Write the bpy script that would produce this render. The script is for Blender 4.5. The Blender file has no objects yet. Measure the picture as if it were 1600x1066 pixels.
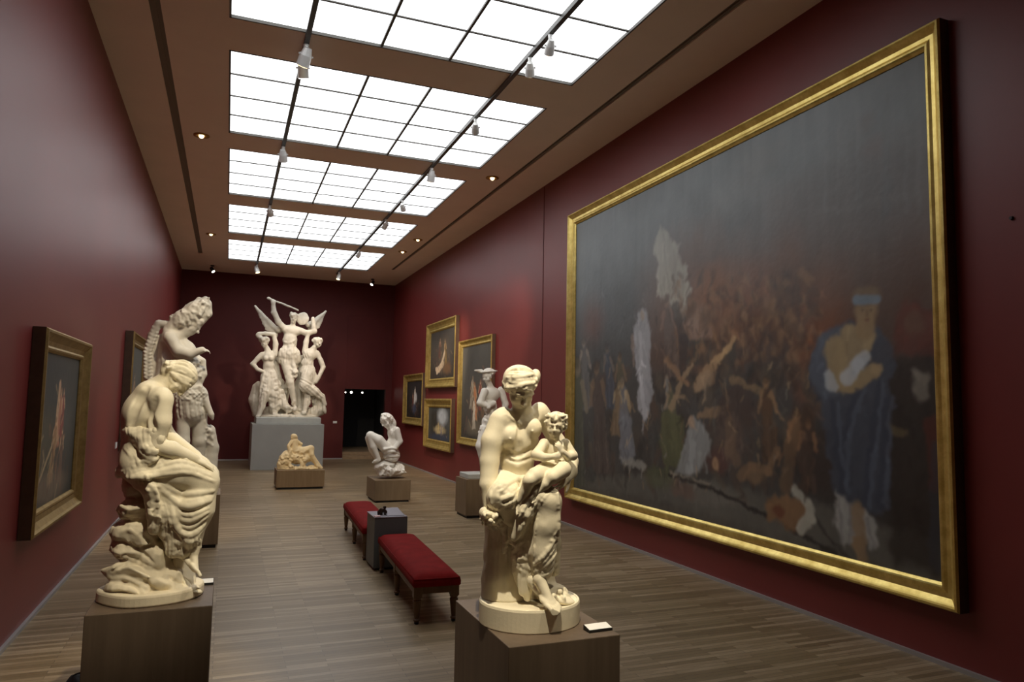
import bpy, bmesh, math, random
import numpy as np
from mathutils import Vector, Matrix
random.seed(7)
SC = bpy.context.scene
COL = SC.collection
PI = math.pi

# ------------------------------------------------------------------ camera
CF, CYAW, CPITCH, CROLL = 1118.708, 0.3763, 0.0867, 0.0185
CPOS = np.array([0.0, 0.0, 2.1])
def _axes():
    f = np.array([math.sin(CYAW)*math.cos(CPITCH), math.cos(CYAW)*math.cos(CPITCH), math.sin(CPITCH)])
    r = np.array([math.cos(CYAW), -math.sin(CYAW), 0.0])
    u = np.cross(r, f)
    return r*math.cos(CROLL)+u*math.sin(CROLL), -r*math.sin(CROLL)+u*math.cos(CROLL), f
CR, CU, CW = _axes()
cam_d = bpy.data.cameras.new('camera')
cam = bpy.data.objects.new('camera', cam_d)
COL.objects.link(cam)
cam_d.sensor_width = 36.0
cam_d.lens = CF/1600*36.0
cam_d.clip_start = 0.05
cam_d.clip_end = 200
cam.matrix_world = Matrix(((CR[0], CU[0], -CW[0], 0.0), (CR[1], CU[1], -CW[1], 0.0), (CR[2], CU[2], -CW[2], 2.1), (0, 0, 0, 1)))
SC.camera = cam
def ray(u, v):
    return CW + (u-800)/CF*CR - (v-533)/CF*CU
def at(u, v, y):
    """point of the room seen at photo position u, v and standing y metres down the hall"""
    d = ray(u, v)
    return CPOS + d*(y/d[1])

# ------------------------------------------------------------------ world and exposure
w = bpy.data.worlds.new('world')
SC.world = w
w.use_nodes = True
w.node_tree.nodes['Background'].inputs[0].default_value = (0.5, 0.55, 0.6, 1)
w.node_tree.nodes['Background'].inputs[1].default_value = 0.02
SC.view_settings.view_transform = 'Standard'
SC.view_settings.look = 'None'
SC.view_settings.exposure = 0.0
SC.view_settings.gamma = 1.0
SC.view_settings.use_curve_mapping = False
SKY_STRENGTH = 2.6        # luminous diffusers of the glass roof

# room
XL, XR, HC, YB = -1.623, 5.637, 6.399, 26.264
YF = -5.5
SKA, SKB = -0.185, 4.136
SKY = [(5.43, 8.43), (9.245, 12.236), (13.016, 16.02), (16.858, 19.84), (20.669, 23.69)]

# ------------------------------------------------------------------ material helpers
class NT:
    def __init__(s, name):
        s.m = bpy.data.materials.new(name); s.m.use_nodes = True
        s.t = s.m.node_tree; s.n = s.t.nodes; s.l = s.t.links
        s.b = s.n['Principled BSDF']
    def new(s, ty, **kw):
        n = s.n.new(ty)
        for k, v in kw.items():
            if k.startswith('i_'):
                n.inputs[k[2:].replace('_', ' ')].default_value = v
            else: setattr(n, k, v)
        return n
    def link(s, a, b): s.l.new(a, b)
    def set(s, **kw):
        for k, v in kw.items():
            s.b.inputs[k.replace('_', ' ')].default_value = v
    def coords(s, scale=(1, 1, 1), kind='Object'):
        tc = s.new('ShaderNodeTexCoord'); mp = s.new('ShaderNodeMapping')
        mp.inputs['Scale'].default_value = scale
        s.link(tc.outputs[kind], mp.inputs['Vector'])
        return mp.outputs['Vector']
    def noise(s, vec, scale=5, detail=4, rough=.5):
        n = s.new('ShaderNodeTexNoise', i_Scale=scale, i_Detail=detail, i_Roughness=rough)
        if vec is not None: s.link(vec, n.inputs['Vector'])
        return n.outputs['Fac']
    def ramp(s, fac, stops):
        r = s.new('ShaderNodeValToRGB')
        e = r.color_ramp.elements
        while len(e) > 1: e.remove(e[0])
        e[0].position = stops[0][0]; e[0].color = (*stops[0][1], 1)
        for p, c in stops[1:]:
            q = e.new(p); q.color = (*c, 1)
        s.link(fac, r.inputs['Fac'])
        return r.outputs['Color']
    def bump(s, h, strength=.3, dist=.01):
        b = s.new('ShaderNodeBump', i_Strength=strength, i_Distance=dist)
        s.link(h, b.inputs['Height']); s.link(b.outputs['Normal'], s.b.inputs['Normal'])

def simple(name, col, rough=.5, metal=0., spec=.5, var=.0, scale=8, bump=0, bd=.004):
    t = NT(name); t.set(Roughness=rough, Metallic=metal)
    t.b.inputs['Specular IOR Level'].default_value = spec
    v = t.coords()
    if var > 0:
        f = t.noise(v, scale, 5, .6)
        lo = tuple(c*(1-var) for c in col); hi = tuple(min(1, c*(1+var)) for c in col)
        t.link(t.ramp(f, [(.3, lo), (.7, hi)]), t.b.inputs['Base Color'])
    else: t.set(Base_Color=(*col, 1))
    if bump: t.bump(t.noise(v, scale*6, 5, .6), bump, bd)
    return t.m

def emissive(name, col, strength):
    t = NT(name); t.set(Base_Color=(0, 0, 0, 1), Emission_Color=(*col, 1), Emission_Strength=strength)
    return t.m

M = {}
M['wall'] = None
def wall_mat():
    t = NT('red_wall_cloth')
    v = t.coords((1, 1, 1))
    f = t.noise(v, .7, 4, .55)
    t.link(t.ramp(f, [(.25, (.175, .027, .024)), (.75, (.215, .034, .030))]), t.b.inputs['Base Color'])
    t.set(Roughness=.42); t.b.inputs['Specular IOR Level'].default_value = .48
    t.bump(t.noise(v, 260, 3, .6), .25, .002)
    return t.m
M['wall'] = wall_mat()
M['wall_dark'] = simple('red_wall_end_shaded', (.105, .016, .014), .6, var=.12, scale=.8, bump=.15, bd=.002, spec=.3)  # wall red darkened to carry the end wall's weaker light; also dark seams
M['ceil'] = simple('ceiling_plaster', (.90, .76, .64), .8, var=.03, scale=1.5, spec=.2)
M['groove'] = simple('shadow_gap', (.22, .18, .14), .7)
def floor_mat():
    t = NT('oak_strip_floor')
    v = t.coords((1, 1, 1))
    br = t.new('ShaderNodeTexBrick', offset=.37, offset_frequency=2, squash=1.0)
    br.inputs['Scale'].default_value = 1.0
    br.inputs['Brick Width'].default_value = .85
    br.inputs['Row Height'].default_value = .058
    br.inputs['Mortar Size'].default_value = .0016
    br.inputs['Mortar Smooth'].default_value = .3
    br.inputs['Bias'].default_value = 0
    br.inputs['Color1'].default_value = (0, 0, 0, 1)
    br.inputs['Color2'].default_value = (1, 1, 1, 1)
    br.inputs['Mortar'].default_value = (.5, .5, .5, 1)
    t.link(v, br.inputs['Vector'])
    n1 = t.noise(v, .55, 3, .5)
    mp = t.new('ShaderNodeMapping'); mp.inputs['Scale'].default_value = (1.3, 60, 1)
    t.link(v, mp.inputs['Vector'])
    n2 = t.noise(mp.outputs['Vector'], 2.2, 6, .65)
    mix = t.new('ShaderNodeMath', operation='MULTIPLY_ADD')
    t.link(br.outputs['Color'], mix.inputs[0]); mix.inputs[1].default_value = .34
    t.link(n2, mix.inputs[2])
    ad = t.new('ShaderNodeMath', operation='MULTIPLY_ADD')
    t.link(n1, ad.inputs[0]); ad.inputs[1].default_value = .35; t.link(mix.outputs[0], ad.inputs[2])
    c = t.ramp(ad.outputs[0], [(.45, (.10, .065, .033)), (.72, (.218, .156, .080)), (.95, (.31, .225, .130)), (1.2, (.42, .32, .20))])
    mm = t.new('ShaderNodeMix', data_type='RGBA')
    t.link(br.outputs['Fac'], mm.inputs['Factor']); t.link(c, mm.inputs['A'])
    mm.inputs['B'].default_value = (.05, .034, .024, 1)
    t.link(mm.outputs['Result'], t.b.inputs['Base Color'])
    rr = t.ramp(n2, [(.3, (.30,)*3), (.7, (.46,)*3)])
    t.link(rr, t.b.inputs['Roughness'])
    t.b.inputs['Specular IOR Level'].default_value = .5
    t.bump(n2, .12, .002)
    return t.m
M['floor'] = floor_mat()
M['alu'] = simple('brushed_aluminium', (.45, .44, .43), .45, .6)
M['bar'] = simple('glazing_bar', (.10, .095, .085), .5, .3)
M['diff'] = emissive('frosted_glass_daylight', (.97, .985, 1.0), SKY_STRENGTH)
M['track'] = simple('track_metal', (.10, .10, .095), .45, .6)
M['housing'] = simple('lamp_housing', (.72, .72, .70), .35, .2)
M['lens_warm'] = emissive('lamp_lens_warm', (1, .74, .38), 4)
M['lens_white'] = emissive('lamp_lens_white', (1, .93, .8), 9)
M['brass'] = simple('brass_ring', (.42, .24, .06), .4, .8)
M['black'] = simple('black_metal', (.012, .012, .012), .5)
def gold_mat(name, c1, c2, rough=.36, sc=6):
    t = NT(name); v = t.coords()
    f = t.noise(v, sc, 7, .7)
    t.link(t.ramp(f, [(.3, c1), (.65, c2)]), t.b.inputs['Base Color'])
    t.set(Metallic=.75, Roughness=rough)
    t.bump(t.noise(v, 60, 5, .7), .25, .004)
    return t.m
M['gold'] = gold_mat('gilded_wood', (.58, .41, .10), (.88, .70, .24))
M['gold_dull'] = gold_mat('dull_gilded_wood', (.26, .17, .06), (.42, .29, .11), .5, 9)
M['frame_side'] = simple('dark_frame_side', (.085, .045, .025), .6, var=.2)
def stone_mat(name, col, var=.06, rough=.55):
    t = NT(name); v = t.coords()
    f = t.noise(v, 5, 6, .65)
    lo = tuple(c*(1-var) for c in col); hi = tuple(min(1, c*(1+var)) for c in col)
    t.link(t.ramp(f, [(.3, lo), (.7, hi)]), t.b.inputs['Base Color'])
    t.set(Roughness=rough); t.b.inputs['Specular IOR Level'].default_value = .35
    t.bump(t.noise(v, 90, 5, .6), .22, .003)
    return t.m
M['plaster'] = stone_mat('cream_plaster', (.78, .71, .54))
M['plaster_rock'] = stone_mat('cream_plaster_rock', (.70, .625, .47), .14, .7)
M['marble'] = stone_mat('white_marble', (.80, .77, .70), .05, .45)
M['aged'] = stone_mat('aged_pale_plaster', (.60, .555, .46), .10, .6)
M['marble_base'] = stone_mat('grey_plinth_stone', (.50, .51, .47), .08, .6)
M['terracotta'] = stone_mat('honey_plaster', (.74, .60, .36), .10, .6)
def wood_ped(name, c1, c2):
    t = NT(name); v = t.coords((14, 14, .9))
    f = t.noise(v, 1.6, 6, .6)
    t.link(t.ramp(f, [(.3, c1), (.7, c2)]), t.b.inputs['Base Color'])
    t.set(Roughness=.5); t.b.inputs['Specular IOR Level'].default_value = .4
    return t.m
M['ped'] = wood_ped('walnut_veneer', (.165, .112, .062), (.215, .150, .088))
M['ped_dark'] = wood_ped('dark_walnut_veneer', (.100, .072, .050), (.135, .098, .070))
M['ped_grey'] = simple('grey_painted_plinth', (.40, .41, .38), .6, var=.05, scale=2)
M['velvet'] = None
def velvet():
    t = NT('red_velvet'); v = t.coords()
    t.link(t.ramp(t.noise(v, 9, 4, .6), [(.3, (.16, .006, .005)), (.7, (.22, .009, .008))]), t.b.inputs['Base Color'])
    t.set(Roughness=.85); t.b.inputs['Specular IOR Level'].default_value = .12; t.b.inputs['Sheen Weight'].default_value = .0
    t.b.inputs['Sheen Tint'].default_value = (.8, .2, .22, 1)
    t.bump(t.noise(v, 300, 3, .6), .3, .001)
    return t.m
M['velvet'] = velvet()
M['bench_wood'] = wood_ped('bench_wood', (.10, .052, .024), (.17, .095, .045))
M['grey_box'] = simple('anthracite_cabinet', (.10, .107, .104), .5, var=.05)
M['bronze'] = simple('dark_bronze', (.05, .03, .02), .4, .7)
M['card'] = simple('white_card', (.75, .74, .72), .6)
M['pinkcard'] = simple('pale_pink_card', (.62, .40, .38), .6)
M['screen'] = simple('pale_reading_panel', (.27, .25, .28), .4)
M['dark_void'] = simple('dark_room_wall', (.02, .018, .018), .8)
M['step'] = simple('oak_threshold', (.34, .23, .13), .5, var=.15)
M['cloth_dark'] = simple('black_fabric', (.012, .010, .010), .8, bump=.3)

# ------------------------------------------------------------------ object helpers
def tag(o, label=None, cat=None, group=None, kind=None):
    if label: o['label'] = label
    if cat: o['category'] = cat
    if group: o['group'] = group
    if kind: o['kind'] = kind
    return o
def empty(name, loc, label=None, cat=None, group=None, rotz=0, kind=None):
    o = bpy.data.objects.new(name, None); COL.objects.link(o)
    o.empty_display_size = .1
    o.location = loc; o.rotation_euler = (0, 0, rotz)
    bpy.context.view_layer.update()
    return tag(o, label, cat, group, kind)
def finish(name, bm, m, parent=None, smooth=False, bevel=0, segs=2, auto=None):
    """bm is in world space; parented things keep world placement"""
    me = bpy.data.meshes.new(name)
    if parent is not None:
        inv = Matrix.Translation(parent_origin(parent)).inverted()
        bmesh.ops.transform(bm, matrix=inv, verts=bm.verts)
    bmesh.ops.recalc_face_normals(bm, faces=bm.faces)
    bm.to_mesh(me); bm.free()
    o = bpy.data.objects.new(name, me); COL.objects.link(o)
    mats = m if isinstance(m, (list, tuple)) else [m]
    for q in mats: me.materials.append(q)
    if smooth:
        me.polygons.foreach_set('use_smooth', [True]*len(me.polygons))
    if parent is not None: o.parent = parent
    if bevel:
        b = o.modifiers.new('bevel', 'BEVEL'); b.width = bevel; b.segments = segs; b.limit_method = 'ANGLE'
    return o
def parent_origin(p):
    v = Vector((0, 0, 0))
    while p is not None:
        v = v + p.location; p = p.parent
    return v
def B(): return bmesh.new()
def box(bm, x0, x1, y0, y1, z0, z1, mi=0):
    vs = [bm.verts.new(c) for c in ((x0, y0, z0), (x1, y0, z0), (x1, y1, z0), (x0, y1, z0), (x0, y0, z1), (x1, y0, z1), (x1, y1, z1), (x0, y1, z1))]
    for f in ((3, 2, 1, 0), (4, 5, 6, 7), (0, 1, 5, 4), (1, 2, 6, 5), (2, 3, 7, 6), (3, 0, 4, 7)):
        bm.faces.new([vs[i] for i in f]).material_index = mi
    return vs
def tube(bm, p0, p1, r0, r1=None, n=16):
    r1 = r0 if r1 is None else r1
    p0, p1 = Vector(p0), Vector(p1); d = (p1-p0)
    q = d.to_track_quat('Z', 'Y')
    a = []; b = []
    for i in range(n):
        c = Vector((math.cos(2*PI*i/n), math.sin(2*PI*i/n), 0))
        a.append(bm.verts.new(p0+q@(c*r0))); b.append(bm.verts.new(p1+q@(c*r1)))
    for i in range(n):
        j = (i+1) % n; bm.faces.new((a[i], a[j], b[j], b[i]))
    bm.faces.new(a[::-1]); bm.faces.new(b)
def lathe(bm, cx, cy, prof, n=20, axis='Z', flip=1, sx=1, sy=1):
    rings = []
    for r, z in prof:
        rings.append([bm.verts.new((cx+r*sx*math.cos(2*PI*i/n), cy+r*sy*math.sin(2*PI*i/n), z)) for i in range(n)])
    for a, b in zip(rings, rings[1:]):
        for i in range(n):
            j = (i+1) % n; bm.faces.new((a[i], a[j], b[j], b[i]))
    bm.faces.new(rings[0][::-1]); bm.faces.new(rings[-1])
# ================================================================== THE ROOM
def struct(name, bm, m, **k):
    o = finish(name, bm, m, **k); o['kind'] = 'structure'; return o
bm = B(); box(bm, XL-.2, XR+.2, YF, YB+3.2, -.15, 0); struct('floor', bm, M['floor'])
bm = B(); box(bm, XL-.2, XL, YF, YB+.3, 0, HC+.3)
wl = struct('wall_left', bm, M['wall'])
bm = B(); box(bm, XR, XR+.2, YF, YB+.3, 0, HC+.3)
# seams of the cloth panels: thin raised fillets
wr = struct('wall_right', bm, M['wall'])
bm = B()
for y in (12.67,):
    box(bm, XR-.006, XR, y-.012, y+.012, .06, HC-.02)
struct('trim_1', bm, M['wall_dark'])
# back wall with the doorway
DX0, DX1, DZ0, DZ1 = 3.93, 5.42, .25, 2.51
bm = B()
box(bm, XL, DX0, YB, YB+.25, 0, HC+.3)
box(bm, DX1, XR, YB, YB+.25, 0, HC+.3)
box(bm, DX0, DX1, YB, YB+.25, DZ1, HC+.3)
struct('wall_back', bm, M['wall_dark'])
bm = B()   # outline of the closed panel above the doorway
box(bm, DX0+.02, DX0+.06, YB-.012, YB, DZ1+.02, 5.19)
box(bm, DX1-.06, DX1-.02, YB-.012, YB, DZ1+.02, 5.19)
box(bm, DX0+.02, DX1-.02, YB-.012, YB, 5.19, 5.23)
struct('trim_2', bm, M['wall_dark'])
bm = B(); box(bm, XL-.2, XR+.2, YF-.2, YF, 0, HC+.3); struct('wall_front', bm, M['wall'])
# dim room beyond the doorway
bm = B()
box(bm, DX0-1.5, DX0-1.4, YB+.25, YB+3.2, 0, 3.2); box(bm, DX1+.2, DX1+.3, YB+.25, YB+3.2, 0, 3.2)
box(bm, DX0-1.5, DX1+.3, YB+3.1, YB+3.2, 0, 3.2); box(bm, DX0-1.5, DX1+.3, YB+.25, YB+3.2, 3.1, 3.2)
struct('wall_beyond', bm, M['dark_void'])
bm = B()
box(bm, DX0, DX1, YB-.10, YB+.6, 0, .13); box(bm, DX0, DX1, YB+.1, YB+3.1, .13, .24)
struct('door_1', bm, M['step'])
# baseboards: narrow metal strip along the walls
bm = B(); box(bm, XL, XL+.03, YF, YB, 0, .035); struct('baseboard_left', bm, M['alu'])
bm = B(); box(bm, XR-.03, XR, YF, YB, 0, .035); struct('baseboard_right', bm, M['alu'])
bm = B(); box(bm, XL+.03, DX0, YB-.03, YB, 0, .04); struct('baseboard_back', bm, M['alu'])
# ceiling with roof light openings and the two shadow gaps
GL, GR = -.95, 4.86
xs = [XL-.2, GL-.06, GL+.06, SKA, SKB, GR-.05, GR+.05, XR+.2]
ys = [YF]
for a, b in SKY: ys += [a, b]
ys += [YB+.25]
bm = B()
for i in range(len(xs)-1):
    if i in (1, 5):
        box(bm, xs[i], xs[i+1], 23.1, YB+.25, HC, HC+.2); continue
    if i == 3:
        for j in range(0, len(ys)-1, 2): box(bm, xs[i], xs[i+1], ys[j], ys[j+1], HC, HC+.2)
    else: box(bm, xs[i], xs[i+1], YF, YB+.25, HC, HC+.2)
struct('ceiling', bm, M['ceil'])
bm = B()
for g, wd in ((GL, .06), (GR, .05)):
    box(bm, g-wd, g+wd, YF, 23.1, HC+.018, HC+.2)
    box(bm, g-.012, g+.012, YF, 23.1, HC+.0, HC+.018)
struct('trim_3', bm, M['groove'])
bm = B(); box(bm, XL-.2, XR+.2, YF, YB+.3, HC+.32, HC+.4); struct('roof', bm, M['groove'])
# roof lights
cols = [SKA + (SKB-SKA)*i/5 for i in range(6)]
for n, (a, b) in enumerate(SKY):
    root = empty('window_%d' % (n+1), ((SKA+SKB)/2, (a+b)/2, HC+.06), kind='structure')
    bm = B()
    e = .022
    box(bm, SKA, SKA+e, a, b, HC-.004, HC+.04); box(bm, SKB-e, SKB, a, b, HC-.004, HC+.04)
    box(bm, SKA, SKB, a, a+e, HC-.004, HC+.04); box(bm, SKA, SKB, b-e, b, HC-.004, HC+.04)
    for i in (1, 2, 3, 4): box(bm, cols[i]-.016, cols[i]+.016, a, b, HC+.004, HC+.04)
    for j in (1, 2, 3): box(bm, SKA, SKB, a+(b-a)*j/4-.014, a+(b-a)*j/4+.014, HC+.018, HC+.04)
    finish('glazing_bars', bm, M['bar'], root)
    bm = B(); box(bm, SKA, SKB, a, b, HC+.032, HC+.05)
    finish('frosted_panes', bm, M['diff'], root)

# ------------------------------------------------------------------ lamp tracks and spotlights
def spot_data(name, energy, col, ang, size=.05, blend=.6):
    l = bpy.data.lights.new(name, 'SPOT'); l.energy = energy; l.color = col
    l.spot_size = math.radians(ang); l.spot_blend = blend; l.shadow_soft_size = size
    return l
TX = {'l': .680, 'r': 3.272}
for k, nm in (('l', 'lamp track under the left side of the roof lights, running the whole hall'), ('r', 'lamp track under the right side of the roof lights, running the whole hall')):
    root = empty('lamp_track', (TX[k], 10, HC), 'dark metal '+nm, 'lamp track', 'lamp tracks on the ceiling')
    bm = B(); box(bm, TX[k]-.03, TX[k]+.03, YF+.3, 24.6, HC-.045, HC-.002); finish('rail', bm, M['track'], root, bevel=.004)
    for y in (-1, 1.2, 5.0, 8.85, 12.65, 16.45, 20.25, 24.1):
        bm = B(); box(bm, TX[k]-.02, TX[k]+.02, y-.06, y+.06, HC-.012, HC); finish('bracket', bm, M['track'], root)
def spotlight(k, y, target, energy, label, warm=True, ang=28, dz=.0, big=1.0, dx=0., col=(1, .84, .60), soft=.05):
    x = TX[k]+dx; z = HC-.045
    root = empty('track_spotlight', (x, y, z), label, 'spotlight', 'spotlights on the lamp tracks')
    piv = Vector((x, y, z-.13-dz)); T = Vector(target); d = (T-piv).normalized()
    bm = B(); tube(bm, (x, y, z), (x, y, z-.05), .028*big, .022*big, 12)
    tube(bm, (x, y, z-.05), (x, y, z-.13-dz), .009, .009, 8); finish('stem', bm, M['housing'], root, smooth=False)
    bm = B(); a = piv-d*.07*big; e = piv+d*.10*big
    tube(bm, a, piv+d*.0, .035*big, .055*big, 18); tube(bm, piv, e, .055*big, .06*big, 18)
    side = d.cross(Vector((0, 0, 1))).normalized() if abs(d.z) < .99 else Vector((1, 0, 0))
    tube(bm, piv-side*.07*big, piv+side*.07*big, .012, .012, 8)
    finish('housing', bm, M['housing'], root, smooth=False)
    bm = B(); tube(bm, e+d*.001, e+d*.006, .05*big, .05*big, 18)
    finish('lens', bm, M['lens_warm'] if warm else M['lens_white'], root)
    if energy > 0:
        l = spot_data('spot_beam', energy, col, ang, soft)
        lo = bpy.data.objects.new('beam', l); COL.objects.link(lo)
        lo.location = (e+d*.03) - root.location
        lo.rotation_euler = d.to_track_quat('-Z', 'Y').to_euler(); lo.parent = root
    return root
def downlight(x, y, label, lit=True, spotlit=False, target=None, energy=0):
    root = empty('ceiling_downlight', (x, y, HC), label, 'ceiling light', 'small recessed ceiling lights beside the roof lights')
    bm = B(); n = 20
    ring = []
    for r, z in ((.125, 0), (.125, -.014), (.09, -.02), (.045, -.006), (.045, 0)):
        ring.append([bm.verts.new((x+r*math.cos(2*PI*i/n), y+r*math.sin(2*PI*i/n), HC+z)) for i in range(n)])
    for a, b in zip(ring, ring[1:]):
        for i in range(n): bm.faces.new((a[i], a[(i+1) % n], b[(i+1) % n], b[i]))
    finish('trim_ring', bm, M['brass'], root, smooth=True)
    bm = B(); bmesh.ops.create_uvsphere(bm, u_segments=12, v_segments=8, radius=.042, matrix=Matrix.Translation((x, y, HC-.012)))
    finish('bulb', bm, M['lens_warm'], root, smooth=True)
    return root
def ceiling_spot(x, y, target, label, energy=0):
    root = empty('ceiling_spotlight', (x, y, HC), label, 'spotlight', 'small black spotlights near the end wall')
    T = Vector(target); piv = Vector((x, y, HC-.14)); d = (T-piv).normalized()
    bm = B(); tube(bm, (x, y, HC), (x, y, HC-.03), .06, .06, 16); tube(bm, (x, y, HC-.03), (x, y, HC-.14), .01, .01, 8)
    finish('stem', bm, M['black'], root)
    bm = B(); tube(bm, piv-d*.08, piv+d*.08, .05, .06, 16); finish('housing', bm, M['black'], root)
    bm = B(); tube(bm, piv+d*.081, piv+d*.087, .05, .05, 16); finish('lens', bm, M['lens_white'], root)
    if energy > 0:
        lo = bpy.data.objects.new('beam', spot_data('spot_beam', energy, (1, .85, .65), 40)); COL.objects.link(lo)
        lo.location = (piv+d*.1) - root.location; lo.rotation_euler = d.to_track_quat('-Z', 'Y').to_euler(); lo.parent = root
downlight(-.60, 12.55, 'brass-ringed downlight in the left ceiling strip, nearest the camera')
downlight(-.60, 20.2, 'brass-ringed downlight in the left ceiling strip, near the far end')
downlight(4.52, 12.62, 'brass-ringed downlight in the right ceiling strip, nearest the camera')
downlight(4.52, 18.4, 'brass-ringed downlight in the right ceiling strip, middle of the three')
downlight(4.50, 20.1, 'brass-ringed downlight in the right ceiling strip, farthest of the three')
ceiling_spot(-.65, 25.05, (1.2, 23.6, 3), 'black spotlight on the ceiling at the far left corner', 150)
ceiling_spot(4.60, 25.2, (2.6, 23.6, 3), 'black spotlight on the ceiling at the far right corner', 150)
WARM = (1, .87, .64)
# statues
spotlight('l', 1.9, (1.5, 3.48, 1.86), 1150, 'white spotlight on the left track aimed at the mother statue', ang=20, col=WARM, soft=.03)
spotlight('r', 1.6, (1.5, 3.48, 1.86), 300, 'white spotlight on the right track aimed at the mother statue', ang=20, col=WARM)
spotlight('l', 1.2, (-.29, 4.5, 1.78), 880, 'white spotlight on the left track aimed at the mourning woman statue', ang=19, col=WARM, soft=.03)
spotlight('r', 3.4, (-.29, 4.5, 1.8), 420, 'white spotlight on the right track aimed at the mourning woman statue', ang=15, col=WARM)
spotlight('l', 8.64, (-.35, 11.2, 2.4), 550, 'white spotlight on the left track over the beam after the nearest roof light', ang=30, big=1.3, col=(1, .86, .64))
spotlight('l', 9.0, (1.6, 12.0, 0), 0, 'white spotlight hanging close behind another on the left track', big=1.2, warm=False)
spotlight('l', 12.42, (1.7, 17.7, .7), 600, 'white spotlight on the left track over the second beam', ang=16, big=1.2, col=(1, .76, .42))
spotlight('l', 16.4, (2.2, 23.4, 3.2), 330, 'white spotlight on the left track over the third beam', ang=32, big=1.2, col=(1, .88, .68))
spotlight('l', 24.0, (1.9, 23.3, 2.2), 0, 'white spotlight at the far end of the left track', big=1.3)
spotlight('r', 7.25, (4.3, 12.4, 2), 450, 'nearest spotlight in view on the right track', ang=22, col=(1, .86, .64))
spotlight('r', 7.85, (5.6, 13, 2), 0, 'second spotlight in view on the right track')
spotlight('r', 9.94, (5.6, 16.4, 2.6), 750, 'spotlight on the right track under the second roof light', ang=34, col=(1, .80, .62))
spotlight('r', 12.43, (3.25, 15.4, 1), 375, 'spotlight on the right track over the second beam', ang=20, big=1.2, col=(1, .9, .74))
spotlight('r', 14.75, (5.6, 19.5, 2.4), 850, 'spotlight on the right track under the third roof light', ang=34, col=(1, .80, .62))
spotlight('r', 16.5, (1.7, 23.4, 3.0), 250, 'spotlight on the right track over the third beam', ang=30, big=1.1, col=(1, .88, .68))
spotlight('r', 20.2, (2.2, 23.4, 3.4), 420, 'spotlight on the right track over the fourth beam', ang=40, col=(1, .80, .62))
spotlight('r', 24.1, (2.4, 23.4, 2.2), 0, 'spotlight at the far end of the right track', big=1.2)
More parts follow.
